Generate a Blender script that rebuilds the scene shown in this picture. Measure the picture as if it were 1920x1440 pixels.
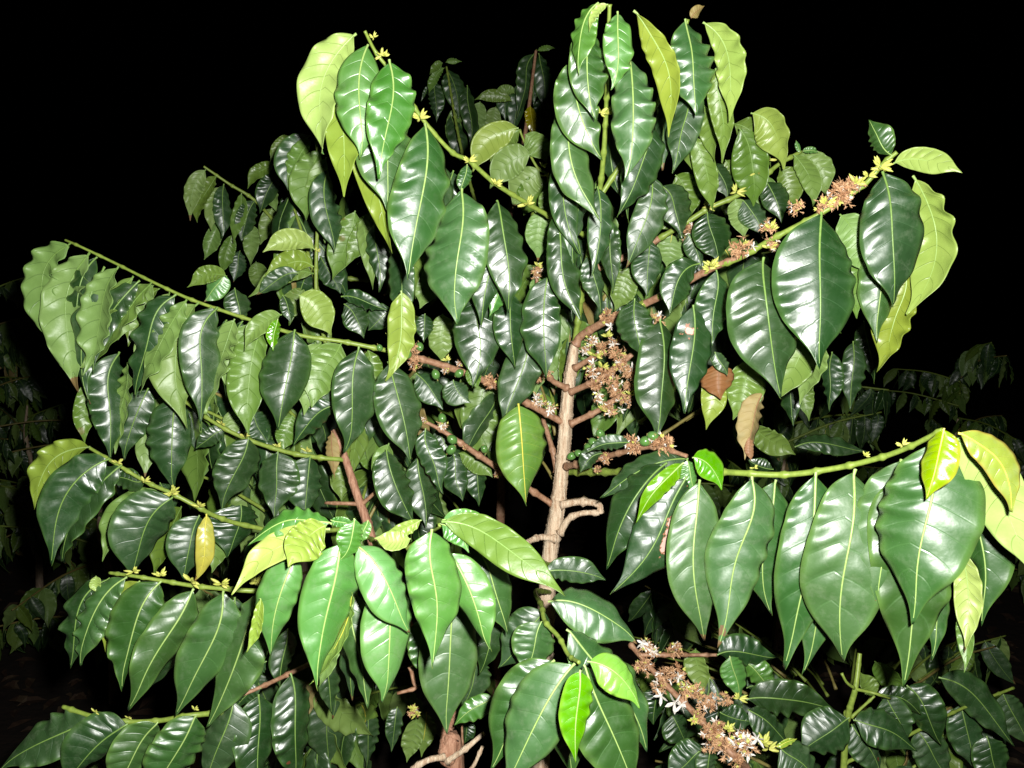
import bpy, math, random
import numpy as np
from mathutils import Vector

SC = bpy.context.scene
for o in list(bpy.data.objects):
    bpy.data.objects.remove(o, do_unlink=True)
rnd = random.Random(11)

# ------------------------------------------------------------------ camera
F_PX = 1493.0                      # focal length in pixels of the 1920 px wide photograph
PITCH = math.radians(6.0)
CAM = Vector((0.0, 0.0, 1.75))
cam_d = bpy.data.cameras.new('camera')
cam_d.sensor_width = 36.0
cam_d.lens = 36.0 * F_PX / 1920.0
cam_d.clip_start = 0.05
cam_d.clip_end = 200.0
cam = bpy.data.objects.new('camera', cam_d)
cam.location = CAM
cam.rotation_euler = (math.pi / 2 - PITCH, 0, 0)
SC.collection.objects.link(cam)
SC.camera = cam
FW = Vector((0, math.cos(PITCH), -math.sin(PITCH)))
UP = Vector((0, math.sin(PITCH), math.cos(PITCH)))
RT = Vector((1, 0, 0))

# ------------------------------------------------------------------ night sky
world = bpy.data.worlds.new('World')
SC.world = world
world.use_nodes = True
wn = world.node_tree
wn.nodes.clear()
wo = wn.nodes.new('ShaderNodeOutputWorld')
wb = wn.nodes.new('ShaderNodeBackground')
sky = wn.nodes.new('ShaderNodeTexSky')
sky.sky_type = 'NISHITA'
sky.sun_disc = False
sky.sun_elevation = math.radians(-4.0)
sky.sun_rotation = math.radians(180)
wb.inputs['Strength'].default_value = 0.002
wn.links.new(sky.outputs[0], wb.inputs['Color'])
wn.links.new(wb.outputs[0], wo.inputs['Surface'])

# ------------------------------------------------------------------ the camera's flash (the only light of the night photograph)
fl = bpy.data.lights.new('camera_flash', 'POINT')
fl.energy = 98.0
fl.shadow_soft_size = 0.012
fl.color = (1.0, 0.985, 0.95)
flo = bpy.data.objects.new('camera_flash', fl)
flo.location = CAM + RT * 0.045 + UP * 0.05 - FW * 0.01
SC.collection.objects.link(flo)

SC.view_settings.view_transform = 'Standard'
SC.view_settings.look = 'None'
SC.view_settings.exposure = 0.0
SC.view_settings.gamma = 1.0
SC.view_settings.use_curve_mapping = False
try:
    SC.cycles.max_bounces = 4
    SC.cycles.sample_clamp_indirect = 4
except Exception:
    pass


def W(px, py, d):
    return CAM + d * (FW + (px - 960.0) / F_PX * RT - (py - 720.0) / F_PX * UP)


# ------------------------------------------------------------------ materials
def new_mat(name):
    m = bpy.data.materials.new(name)
    m.use_nodes = True
    nt = m.node_tree
    nt.nodes.clear()
    out = nt.nodes.new('ShaderNodeOutputMaterial')
    b = nt.nodes.new('ShaderNodeBsdfPrincipled')
    nt.links.new(b.outputs[0], out.inputs[0])
    return m, nt, b


def N(nt, kind, **kw):
    n = nt.nodes.new(kind)
    for k, v in kw.items():
        setattr(n, k, v)
    return n


def M_(nt, op, a, b=None, c=None, clamp=False):
    n = nt.nodes.new('ShaderNodeMath')
    n.operation = op
    n.use_clamp = clamp
    for i, x in enumerate((a, b, c)):
        if x is None:
            continue
        if isinstance(x, (int, float)):
            n.inputs[i].default_value = x
        else:
            nt.links.new(x, n.inputs[i])
    return n.outputs[0]


def MIX(nt, fac, a, b):
    n = nt.nodes.new('ShaderNodeMix')
    n.data_type = 'RGBA'
    for i, x in ((0, fac), (6, a), (7, b)):
        if isinstance(x, tuple):
            n.inputs[i].default_value = (*x, 1)
        elif isinstance(x, (int, float)):
            n.inputs[i].default_value = x
        else:
            nt.links.new(x, n.inputs[i])
    return n.outputs[2]


def leaf_material(name, col, dark, vein, rough, coat, spots=0.5, patch=None, spec=0.5, under=False, edge=None):
    m, nt, b = new_mat(name)
    L = nt.links.new
    oi = N(nt, 'ShaderNodeObjectInfo')
    uv = N(nt, 'ShaderNodeUVMap', uv_map='vein')
    uv0 = N(nt, 'ShaderNodeUVMap', uv_map='blade')
    sp = N(nt, 'ShaderNodeSeparateXYZ'); L(uv.outputs[0], sp.inputs[0])
    sp0 = N(nt, 'ShaderNodeSeparateXYZ'); L(uv0.outputs[0], sp0.inputs[0])
    tc = N(nt, 'ShaderNodeTexCoord')
    off = N(nt, 'ShaderNodeVectorMath', operation='MULTIPLY_ADD')
    cmb = N(nt, 'ShaderNodeCombineXYZ')
    L(oi.outputs['Random'], cmb.inputs[0]); L(oi.outputs['Random'], cmb.inputs[1])
    L(cmb.outputs[0], off.inputs[0]); off.inputs[1].default_value = (31, 17, 9); L(tc.outputs['Object'], off.inputs[2])
    P = off.outputs[0]
    n1 = N(nt, 'ShaderNodeTexNoise'); n1.inputs['Scale'].default_value = 38; n1.inputs['Detail'].default_value = 4; L(P, n1.inputs['Vector'])
    n1.inputs['Roughness'].default_value = .62
    n2 = N(nt, 'ShaderNodeTexNoise'); n2.inputs['Scale'].default_value = 420; n2.inputs['Detail'].default_value = 3; L(P, n2.inputs['Vector'])
    # lateral veins: thin lines where the vein phase is a whole number
    fr = M_(nt, 'FRACT', M_(nt, 'ADD', sp.outputs[0], 0.5))
    dist = M_(nt, 'ABSOLUTE', M_(nt, 'SUBTRACT', fr, 0.5))
    vl = M_(nt, 'SUBTRACT', 1.0, M_(nt, 'DIVIDE', dist, 0.04 if under else 0.055), clamp=True)
    fade = M_(nt, 'SUBTRACT', 1.0, M_(nt, 'POWER', M_(nt, 'ABSOLUTE', sp.outputs[1]), 3.0), clamp=True)
    vl = M_(nt, 'MULTIPLY', vl, fade)
    c = MIX(nt, n1.outputs['Fac'], dark, col)
    # slight hue and value differences from leaf to leaf
    hs = N(nt, 'ShaderNodeHueSaturation')
    L(M_(nt, 'MULTIPLY_ADD', oi.outputs['Random'], 0.022, 0.490), hs.inputs['Hue'])
    rr = M_(nt, 'FRACT', M_(nt, 'MULTIPLY', oi.outputs['Random'], 7.31))
    L(M_(nt, 'MULTIPLY_ADD', rr, 0.5, 0.75), hs.inputs['Value'])
    L(M_(nt, 'MULTIPLY_ADD', rr, -0.2, 1.1), hs.inputs['Saturation'])
    L(c, hs.inputs['Color'])
    c = MIX(nt, M_(nt, 'MULTIPLY', vl, 0.35 if not under else 0.5), hs.outputs[0], vein)
    if edge:
        ed = M_(nt, 'POWER', M_(nt, 'ABSOLUTE', sp.outputs[1]), 9.0)
        c = MIX(nt, M_(nt, 'MULTIPLY', ed, 0.7), c, edge)
    if not under:
        n5 = N(nt, 'ShaderNodeTexNoise'); n5.inputs['Scale'].default_value = 75; n5.inputs['Detail'].default_value = 6; n5.inputs['Roughness'].default_value = .7; L(P, n5.inputs['Vector'])
        dust = N(nt, 'ShaderNodeMapRange'); dust.inputs[1].default_value = .50; dust.inputs[2].default_value = .66; L(n5.outputs['Fac'], dust.inputs[0])
        dustv = M_(nt, 'MULTIPLY', dust.outputs[0], M_(nt, 'MULTIPLY_ADD', rr, .16, .05))
        c = MIX(nt, dustv, c, (0.22, 0.27, 0.17))
    if spots > 0:
        vo = N(nt, 'ShaderNodeTexVoronoi'); vo.inputs['Scale'].default_value = 26; L(P, vo.inputs['Vector'])
        sv = N(nt, 'ShaderNodeSeparateColor'); L(vo.outputs['Color'], sv.inputs[0])
        big = M_(nt, 'GREATER_THAN', sv.outputs[0], 0.935)
        dd = M_(nt, 'ADD', vo.outputs['Distance'], M_(nt, 'MULTIPLY', M_(nt, 'SUBTRACT', n2.outputs['Fac'], 0.5), 0.12))
        s = M_(nt, 'MULTIPLY', big, M_(nt, 'LESS_THAN', dd, M_(nt, 'MULTIPLY', sv.outputs[1], 0.14)))
        c = MIX(nt, M_(nt, 'MULTIPLY', s, spots), c, (0.16, 0.045, 0.02))
        # faint dust and tiny pale flecks
        v2 = N(nt, 'ShaderNodeTexVoronoi'); v2.inputs['Scale'].default_value = 300; L(P, v2.inputs['Vector'])
        fl_ = M_(nt, 'MULTIPLY', M_(nt, 'LESS_THAN', v2.outputs['Distance'], 0.13), M_(nt, 'GREATER_THAN', n1.outputs['Fac'], 0.56))
        c = MIX(nt, M_(nt, 'MULTIPLY', fl_, 0.10), c, (0.35, 0.4, 0.3))
    tipn = M_(nt, 'ADD', sp0.outputs[1], M_(nt, 'MULTIPLY', M_(nt, 'SUBTRACT', n1.outputs['Fac'], .5), .35))
    tipb = M_(nt, 'MULTIPLY', M_(nt, 'GREATER_THAN', tipn, .95), M_(nt, 'GREATER_THAN', rr, .91))
    c = MIX(nt, M_(nt, 'MULTIPLY', tipb, .85), c, (0.17, 0.085, 0.035))
    rg = M_(nt, 'MULTIPLY_ADD', n1.outputs['Fac'], 0.22, rough - 0.11)
    rg = M_(nt, 'ADD', rg, M_(nt, 'MULTIPLY', rr, 0.08))
    if patch:
        pu, pv, su, sv_ = patch
        a = M_(nt, 'DIVIDE', M_(nt, 'SUBTRACT', sp0.outputs[0], pu), su)
        d = M_(nt, 'DIVIDE', M_(nt, 'SUBTRACT', sp0.outputs[1], pv), sv_)
        r = M_(nt, 'SQRT', M_(nt, 'ADD', M_(nt, 'MULTIPLY', a, a), M_(nt, 'MULTIPLY', d, d)))
        r = M_(nt, 'ADD', r, M_(nt, 'MULTIPLY', M_(nt, 'SUBTRACT', n1.outputs['Fac'], 0.5), 4.5))
        n3 = N(nt, 'ShaderNodeTexNoise'); n3.inputs['Scale'].default_value = 150; L(P, n3.inputs['Vector'])
        r = M_(nt, 'ADD', r, M_(nt, 'MULTIPLY', M_(nt, 'SUBTRACT', n3.outputs['Fac'], 0.5), 2.2))
        rim = M_(nt, 'LESS_THAN', r, 1.0)
        core = M_(nt, 'LESS_THAN', r, 0.75)
        c = MIX(nt, rim, c, (0.28, 0.11, 0.05))
        c = MIX(nt, core, c, (0.55, 0.36, 0.29))
        rg = M_(nt, 'ADD', rg, M_(nt, 'MULTIPLY', rim, 0.3))
    L(c, b.inputs['Base Color'])
    if not under:
        rg = M_(nt, 'ADD', rg, M_(nt, 'MULTIPLY', dust.outputs[0], 0.07))
    L(rg, b.inputs['Roughness'])
    b.inputs['Specular IOR Level'].default_value = spec
    b.inputs['Coat Weight'].default_value = coat
    b.inputs['Coat Roughness'].default_value = 0.22 if coat in (.4, .5) else 0.5
    # relief: veins sunk, fine puckering
    h = M_(nt, 'MULTIPLY', vl, -0.6 if not under else 1.1)
    h = M_(nt, 'ADD', h, M_(nt, 'MULTIPLY', n2.outputs['Fac'], 0.10))
    n4 = N(nt, 'ShaderNodeTexNoise'); n4.inputs['Scale'].default_value = 120; n4.inputs['Detail'].default_value = 2; L(P, n4.inputs['Vector'])
    h = M_(nt, 'ADD', h, M_(nt, 'MULTIPLY', n4.outputs['Fac'], 0.7))
    bp = N(nt, 'ShaderNodeBump'); bp.inputs['Strength'].default_value = 0.55; bp.inputs['Distance'].default_value = 0.0009
    L(h, bp.inputs['Height']); L(bp.outputs[0], b.inputs['Normal'])
    return m


def simple_material(name, col, col2, rough, scale=120, bump=0.4, dist=0.001, stretch=(1, 1, 1), coat=0.0):
    m, nt, b = new_mat(name)
    L = nt.links.new
    tc = N(nt, 'ShaderNodeTexCoord')
    mp = N(nt, 'ShaderNodeMapping'); mp.inputs['Scale'].default_value = stretch
    L(tc.outputs['Object'], mp.inputs[0])
    n1 = N(nt, 'ShaderNodeTexNoise'); n1.inputs['Scale'].default_value = scale; n1.inputs['Detail'].default_value = 6
    n1.inputs['Roughness'].default_value = 0.65
    L(mp.outputs[0], n1.inputs['Vector'])
    cr = N(nt, 'ShaderNodeMapRange'); cr.inputs[1].default_value = 0.32; cr.inputs[2].default_value = 0.68
    L(n1.outputs['Fac'], cr.inputs[0])
    L(MIX(nt, cr.outputs[0], col, col2), b.inputs['Base Color'])
    b.inputs['Roughness'].default_value = rough
    b.inputs['Coat Weight'].default_value = coat
    bp = N(nt, 'ShaderNodeBump'); bp.inputs['Strength'].default_value = bump; bp.inputs['Distance'].default_value = dist
    L(n1.outputs['Fac'], bp.inputs['Height']); L(bp.outputs[0], b.inputs['Normal'])
    return m


PAL = {}


def palette(key, top, under, rib):
    PAL[key] = (top, under, rib)


rib_g = simple_material('midrib_green', (0.14, 0.25, 0.05), (0.20, 0.33, 0.08), 0.4, 200)
rib_p = simple_material('midrib_pale', (0.26, 0.40, 0.10), (0.36, 0.5, 0.16), 0.4, 200)
rib_y = simple_material('midrib_yellow', (0.55, 0.50, 0.05), (0.65, 0.6, 0.10), 0.4, 200)
rib_b = simple_material('midrib_brown', (0.20, 0.10, 0.04), (0.30, 0.16, 0.07), 0.6, 200)
und = leaf_material('leaf_underside', (0.165, 0.262, 0.055), (0.105, 0.19, 0.038), (0.055, 0.12, 0.02), 0.36, 0.0, spots=0.35, spec=0.4, under=True)
undM = leaf_material('leaf_underside_fresh', (0.30, 0.385, 0.08), (0.20, 0.29, 0.05), (0.14, 0.22, 0.03), 0.34, 0.0, spots=0.2, spec=0.4, under=True)
topT = leaf_material('leaf_top_mature', (0.028, 0.076, 0.017), (0.013, 0.043, 0.010), (0.035, 0.105, 0.03), 0.345, 0.45, spec=0.9, spots=0.9, edge=(0.09, 0.20, 0.04))
topM = leaf_material('leaf_top_fresh', (0.085, 0.23, 0.035), (0.055, 0.175, 0.028), (0.11, 0.27, 0.05), 0.31, 0.75, spec=0.9, spots=0.5, edge=(0.16, 0.34, 0.06))
topY = leaf_material('leaf_top_young', (0.13, 0.36, 0.012), (0.085, 0.27, 0.01), (0.20, 0.42, 0.03), 0.24, 0.5, spots=0.15, edge=(0.3, 0.55, 0.05))
topO = leaf_material('leaf_top_yellow', (0.46, 0.33, 0.025), (0.22, 0.26, 0.02), (0.5, 0.4, 0.06), 0.26, 0.4, spots=0.4)
topG = leaf_material('leaf_top_lime', (0.20, 0.32, 0.015), (0.14, 0.27, 0.01), (0.34, 0.42, 0.05), 0.24, 0.4, spots=0.2, edge=(0.5, 0.45, 0.05))
topX = leaf_material('leaf_top_ageing', (0.15, 0.24, 0.03), (0.07, 0.19, 0.025), (0.3, 0.4, 0.05), 0.30, 0.35, spots=0.4, edge=(0.2, 0.32, 0.04))
topK = leaf_material('leaf_khaki_dead', (0.33, 0.27, 0.09), (0.22, 0.15, 0.05), (0.3, 0.2, 0.08), 0.6, 0.0, spots=0.9)
topR = leaf_material('leaf_brown_dead', (0.30, 0.14, 0.045), (0.17, 0.07, 0.025), (0.14, 0.06, 0.02), 0.55, 0.0, spots=0.3)
topB = leaf_material('leaf_top_scorched', (0.028, 0.076, 0.017), (0.013, 0.043, 0.010), (0.035, 0.105, 0.03), 0.345, 0.45, spec=0.9, spots=0.9, patch=(0.24, 0.36, 0.14, 0.2))
topC = leaf_material('leaf_top_blotched', (0.028, 0.076, 0.017), (0.013, 0.043, 0.010), (0.035, 0.105, 0.03), 0.345, 0.45, spec=0.9, spots=0.9, patch=(0.60, 0.27, 0.17, 0.11))
palette('', topT, und, rib_g)
topN = leaf_material('leaf_top_flash_lit', (0.048, 0.128, 0.026), (0.027, 0.084, 0.017), (0.07, 0.18, 0.045), 0.345, 0.6, spots=0.7, spec=0.8, edge=(0.16, 0.30, 0.06))  # lighter copy of the mature top: near flash brightness painted into the colour
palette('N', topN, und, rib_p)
palette('D', topT, und, rib_g)
topL = leaf_material('leaf_top_olive_young', (0.22, 0.25, 0.02), (0.14, 0.22, 0.02), (0.34, 0.36, 0.06), 0.26, 0.4, spots=0.2, edge=(0.4, 0.25, 0.05))
palette('L', topL, undM, rib_y)
palette('M', topM, undM, rib_p)
palette('Y', topY, undM, rib_p)
palette('O', topO, topO, rib_y)
palette('G', topG, undM, rib_y)
palette('X', topX, und, rib_y)
palette('K', topK, topK, rib_b)
palette('R', topR, topR, rib_b)
palette('B', topB, und, rib_g)
palette('C', topC, und, rib_g)
green_stem = simple_material('green_stem', (0.16, 0.24, 0.035), (0.27, 0.36, 0.06), 0.45, 160, 0.4, 0.0006)
olive_stem = simple_material('olive_stem', (0.20, 0.15, 0.05), (0.30, 0.27, 0.07), 0.5, 160, 0.5, 0.0007)
brown_stem = simple_material('brown_stem', (0.21, 0.095, 0.048), (0.44, 0.26, 0.155), 0.55, 150, 0.7, 0.001)
stem_bark = simple_material('stem_bark', (0.26, 0.11, 0.06), (0.52, 0.30, 0.19), 0.7, 70, 1.0, 0.002, stretch=(4, 4, .5))
bark = simple_material('trunk_bark', (0.38, 0.23, 0.13), (0.82, 0.68, 0.49), 0.75, 60, 1.0, 0.003, stretch=(4.5, 4.5, 0.45))
dry_m = simple_material('withered_petals', (0.37, 0.18, 0.08), (0.62, 0.40, 0.22), 0.7, 300)
dry2_m = simple_material('withered_petals_dark', (0.24, 0.10, 0.04), (0.42, 0.23, 0.11), 0.7, 300)
white_m = simple_material('white_petals', (0.72, 0.66, 0.58), (0.86, 0.83, 0.76), 0.5, 300)
bud_m = simple_material('flower_bud', (0.42, 0.48, 0.07), (0.62, 0.60, 0.16), 0.45, 300)
berry_m = simple_material('green_cherry_skin', (0.07, 0.17, 0.04), (0.11, 0.25, 0.055), 0.25, 90, 0.1, coat=0.4)


# ------------------------------------------------------------------ meshes
def link(name, me, mats, parent=None, loc=None):
    o = bpy.data.objects.new(name, me)
    SC.collection.objects.link(o)
    if mats and not me.materials:
        for m in mats:
            me.materials.append(m)
    if loc is not None:
        o.location = loc
    if parent is not None:
        o.parent = parent
    return o


def raw_mesh(name, V, F, mi=None, uvs=None, smooth=True):
    """V n x 3, F m x 4 (or 3) arrays"""
    me = bpy.data.meshes.new(name)
    F = np.asarray(F, dtype=np.int32)
    n, k = F.shape
    me.vertices.add(len(V))
    me.vertices.foreach_set('co', np.asarray(V, dtype=np.float32).ravel())
    me.loops.add(n * k)
    me.loops.foreach_set('vertex_index', F.ravel())
    me.polygons.add(n)
    me.polygons.foreach_set('loop_start', np.arange(0, n * k, k, dtype=np.int32))
    me.polygons.foreach_set('loop_total', np.full(n, k, dtype=np.int32))
    me.polygons.foreach_set('use_smooth', np.full(n, smooth, dtype=bool))
    if mi is not None:
        me.polygons.foreach_set('material_index', np.asarray(mi, dtype=np.int32))
    if uvs:
        for nm, uv in uvs.items():
            lay = me.uv_layers.new(name=nm)
            lay.data.foreach_set('uv', np.asarray(uv, dtype=np.float32)[F.ravel()].ravel())
    me.update()
    me.validate()
    return me


PV = [0, .02, .05, .10, .17, .27, .40, .53, .64, .735, .805, .86, .915, 1.0]
PH = [0.03, .18, .40, .61, .78, .90, .975, 1.0, .955, .81, .60, .37, .18, .012]
PN = [0.03, .10, .23, .41, .62, .83, .96, 1.0, .94, .78, .56, .33, .15, .015]


def grid_faces(a, b, base=0, flip=False):
    i = np.arange(a - 1)[:, None] * b + np.arange(b - 1)[None, :] + base
    q = np.stack([i, i + 1, i + b + 1, i + b], -1).reshape(-1, 4)
    return q[:, ::-1] if flip else q


def leaf_mesh(B, C, T, width, view, roll, top, seed, hi=True, wave=1.0, fold=None, twist=None, nv=None, narrow=False):
    """B, C, T: base, control and tip of the midrib (world, relative to base); view: unit vector the blade faces before its roll"""
    r = np.random.RandomState(seed)
    rows, cols = (50, 13) if hi else (26, 9)
    B, C, T = (np.array(x, dtype=float) for x in (B, C, T))
    nv = nv or r.choice([7, 8, 8, 9])
    L = np.linalg.norm(T - B)
    wave = wave * min(1.0, (width / L) / .36) ** 1.3
    s = np.linspace(0, 1, rows)
    s0 = 0.03
    t = (s0 + (1 - s0) * s)[:, None]

    def curve(t):
        return (1 - t) ** 2 * B + 2 * t * (1 - t) * C + t ** 2 * T

    def frame(t):
        tg = 2 * (1 - t) * (C - B) + 2 * t * (T - C)
        tg /= np.linalg.norm(tg, axis=1, keepdims=True) + 1e-9
        v = np.array(view, dtype=float)[None, :]
        n = v - (v * tg).sum(1, keepdims=True) * tg
        n /= np.linalg.norm(n, axis=1, keepdims=True) + 1e-9
        b = np.cross(tg, n)
        tw = (math.radians(twist) if twist is not None else r.uniform(-.5, .5))
        ang = math.radians(roll) + tw * (t - 0.45)
        n2 = n * np.cos(ang) + b * np.sin(ang)
        b2 = np.cross(tg, n2)
        return tg, n2, b2
    mid = curve(t)
    st = r.get_state()
    tg, n, b = frame(t)
    r.set_state(st); r.uniform()
    sgn = 1.0 if top else -1.0            # +normal = upper side of the blade
    n = n * sgn
    b = b * sgn
    shift = r.uniform(-.05, .06)
    kb = r.uniform(0, 1) if not narrow else 1.0
    h = np.interp(np.clip(s + shift * np.sin(np.pi * s), 0, 1), PV, np.array(PH) * (1 - kb * .7) + np.array(PN) * kb * .7)
    h = np.convolve(np.pad(h, 2, mode='edge'), [.1, .2, .4, .2, .1], 'valid')
    h[-1] = 0.012; h[0] = min(h[0], .05)
    u = np.linspace(-1, 1, cols)
    u = np.sign(u) * np.abs(u) ** 0.85
    U, S = np.meshgrid(u, s)
    A = np.abs(U)
    asym = r.uniform(-.14, .14)
    side = np.where(U > 0, r.uniform(-.25, .25), r.uniform(-.25, .25))
    phase = nv * (S - 0.12 * A ** 1.35) + side
    hw = (h * width / 2)[:, None]
    # in-plane scalloping of the margin
    ph2 = np.where(U > 0, r.uniform(0, 6.28), r.uniform(0, 6.28))
    irr = 0.7 + 0.6 * np.sin(S * r.uniform(5, 9) + ph2)
    env = np.sin(np.pi * np.clip(S, 0, 1)) ** 0.6
    kf = np.where(U > 0, r.uniform(4.3, 7.0), r.uniform(4.3, 7.0))
    wv = np.sin(2 * np.pi * kf * S + 1.6 * np.sin(S * r.uniform(4, 8) + ph2) + ph2)
    irr = 0.3 + 1.0 * (.5 + .5 * np.sin(S * r.uniform(4, 10) + 2 * ph2)) ** 1.2
    lat = U * hw * (1 + asym * U) * (1 + 0.026 * wave * irr * wv * A ** 2.5)
    fo = fold if fold is not None else r.uniform(.05, .38)
    if r.rand() < .15 and fold is None:
        fo = -fo * .6
    q = (0.072 if hi else .03) * (0.6 + .8 * r.rand())
    zz = -fo * A * hw * (1 - .25 * A) - r.uniform(0, .25) * hw * A ** 2
    pil = np.abs(np.sin(np.pi * phase)) ** 0.8
    pil = pil * (.35 + 1.1 * np.sin(S * r.uniform(2, 5) + np.where(U > 0, r.uniform(0, 6), r.uniform(0, 6))) ** 2)
    zz = zz + q * hw * pil * np.sin(np.pi * np.clip(A * 1.02, 0, 1)) ** 1.1 * env
    zz = zz + wave * irr * 0.034 * L * wv * A ** 2.0 * env * np.clip(hw / (width * .3), 0, 1)
    zz = zz + 0.018 * L * np.sin(S * r.uniform(4, 9) + r.uniform(0, 6)) * A * np.sign(U) * r.uniform(.3, 1)
    zz = zz + (L * r.uniform(.004, .016) * np.sin(s * r.uniform(5, 9) + r.uniform(0, 6)))[:, None]
    tipcurl = -r.uniform(-.01, .05) * L * np.clip((S - .8) / .2, 0, 1) ** 2
    zz = zz + tipcurl
    wig = L * r.uniform(-.026, .026) * np.sin(2 * np.pi * s * r.uniform(.8, 1.3)) + L * r.uniform(-.03, .03) * np.clip((s - .82) / .18, 0, 1) ** 2
    mid = mid + b * wig[:, None]
    X = mid[:, None, :] + b[:, None, :] * lat[..., None] + n[:, None, :] * zz[..., None]
    th = 0.00040
    gy = np.gradient(X, axis=0); gx = np.gradient(X, axis=1)
    nn = np.cross(gx, gy)
    nn /= np.linalg.norm(nn, axis=2, keepdims=True) + 1e-12
    if (nn * n[:, None, :]).sum() < 0:
        nn = -nn
    X2 = X - nn * th
    V = [X.reshape(-1, 3), X2.reshape(-1, 3)]
    nvt = rows * cols
    # orientation test
    f0 = grid_faces(rows, cols)
    a0 = X.reshape(-1, 3)
    k = f0[len(f0) // 2 + 2]
    fn = np.cross(a0[k[1]] - a0[k[0]], a0[k[2]] - a0[k[0]])
    fl_ = fn.dot(n[rows // 2]) < 0
    Fs = [grid_faces(rows, cols, 0, fl_), grid_faces(rows, cols, nvt, not fl_)]
    mi = [np.zeros(len(Fs[0])), np.ones(len(Fs[1]))]
    # rim
    loop = [i * cols for i in range(rows)] + [(rows - 1) * cols + j for j in range(1, cols)] + \
           [i * cols + cols - 1 for i in range(rows - 2, -1, -1)] + [j for j in range(cols - 2, 0, -1)]
    loop = np.array(loop)
    nx = np.roll(loop, -1)
    rim = np.stack([loop, nx, nx + nvt, loop + nvt], 1)
    Fs.append(rim); mi.append(np.ones(len(rim)))
    uvb = np.stack([(U + 1) / 2, S], -1).reshape(-1, 2)
    uvv = np.stack([phase, U], -1).reshape(-1, 2)
    UVB = [uvb, uvb]; UVV = [uvv, uvv]
    # midrib and petiole tube
    ns = 26 if hi else 12
    t2 = np.linspace(0, .97, ns)[:, None]
    r.set_state(st)
    tg2, n2, b2 = frame(t2)
    n2 = n2 * sgn
    m2 = curve(t2)
    m2 = m2 + b2 * sgn * np.interp(np.clip((t2[:, 0] - s0) / (1 - s0), 0, 1), s, wig)[:, None]
    if True:
        S2 = np.clip((t2[:, 0] - s0) / (1 - s0), 0, 1)
        zmid = np.interp(S2, s, zz[:, cols // 2])
        m2 = m2 + n2 * (zmid * (t2[:, 0] > s0))[:, None]
    R = (0.00095 * (1 - t2[:, 0]) ** 0.8 + 0.00035) * (L / .14) ** .5
    R = np.where(t2[:, 0] < s0, R * 1.25, R)
    sides = 6
    an = np.linspace(0, 2 * np.pi, sides, endpoint=False)
    ring = m2[:, None, :] + (b2[:, None, :] * np.cos(an)[None, :, None] + n2[:, None, :] * np.sin(an)[None, :, None] * .75) * R[:, None, None]
    base = 2 * nvt
    i = np.arange(ns - 1)[:, None] * sides
    j = np.arange(sides)[None, :]
    j2 = (j + 1) % sides
    tf = np.stack([i + j, i + j2, i + sides + j2, i + sides + j], -1).reshape(-1, 4) + base
    Fs.append(tf); mi.append(np.full(len(tf), 2))
    V.append(ring.reshape(-1, 3))
    UVB.append(np.full((ns * sides, 2), .5)); UVV.append(np.full((ns * sides, 2), .5))
    FA = np.concatenate(Fs); MA = np.concatenate(mi)
    # the same diagonal on the upper and the lower sheet, so that neither pokes through the other
    mn = FA.argmin(1)
    FA = np.stack([np.take_along_axis(FA, ((mn + k_) % 4)[:, None], 1)[:, 0] for k_ in range(4)], 1)
    FT = np.concatenate([FA[:, [0, 1, 2]], FA[:, [0, 2, 3]]])
    return raw_mesh('leaf', np.concatenate(V), FT, np.concatenate([MA, MA]),
                    {'blade': np.concatenate(UVB), 'vein': np.concatenate(UVV)})


SEED = [100]
NLEAF = [0]


def leaf(parent, org, bx, by, tx, ty, w, code='T', roll=0, bow=0, d=1.0, dt=None, hi=True, **kw):
    """bow: sideways arch (fraction of the length); org: world origin of the parent"""
    SEED[0] += 1
    top = code[0] == 'T'
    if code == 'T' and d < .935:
        code = 'TN'  # blades close to the flash take the copy with painted-in brightness
    pal = PAL[code[1:]]
    r = random.Random(SEED[0])
    Bp = W(bx, by, d)
    dx, dy = tx - bx, ty - by
    Lp = math.hypot(dx, dy)
    Lm = Lp * d / F_PX
    if dt is None:
        dt = r.uniform(-.02, .16) * Lm if top else r.uniform(-.10, .12) * Lm
    Tp = W(tx, ty, d + dt)
    bowr = bow + r.uniform(-.03, .03)
    bulge = (-r.uniform(.08, .22) if top else r.uniform(.02, .14)) * Lm
    Cp = W(bx + .35 * dx + bowr * dy, by + .35 * dy - bowr * dx, d + .35 * dt + bulge)
    view = (CAM - (Bp + Tp) / 2).normalized()
    if top and roll < 20:
        fo = kw.get('fold', r.uniform(.12, .42)) * 1.1
        kw = dict(kw, fold=fo)
        roll = math.degrees(fo * .85 + .09) * (-1 if r.random() < .76 else (1 if r.random() < .5 else 0)) + r.uniform(-3, 3)
        dt = r.uniform(-.06, .08) * Lm
        Tp = W(tx, ty, d + dt)
        w = w * 1.02
    me = leaf_mesh((0, 0, 0), Cp - Bp, Tp - Bp, w * (.95 if top else .9) * d / F_PX, view, roll + (0 if top else r.uniform(-6, 6)), top, SEED[0], hi=hi, **kw)
    o = link('leaf', me, pal, parent, Bp - org)
    NLEAF[0] += 1
    return o


def catmull(P, n):
    P = [np.array(p, dtype=float) for p in P]
    P = [2 * P[0] - P[1]] + P + [2 * P[-1] - P[-2]]
    out = []
    m = len(P) - 3
    for k in range(n):
        x = k / (n - 1) * m
        i = min(int(x), m - 1)
        t = x - i
        p0, p1, p2, p3 = P[i:i + 4]
        out.append(.5 * ((2 * p1) + (-p0 + p2) * t + (2 * p0 - 5 * p1 + 4 * p2 - p3) * t * t + (-p0 + 3 * p1 - 3 * p2 + p3) * t ** 3))
    return np.array(out)


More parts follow.
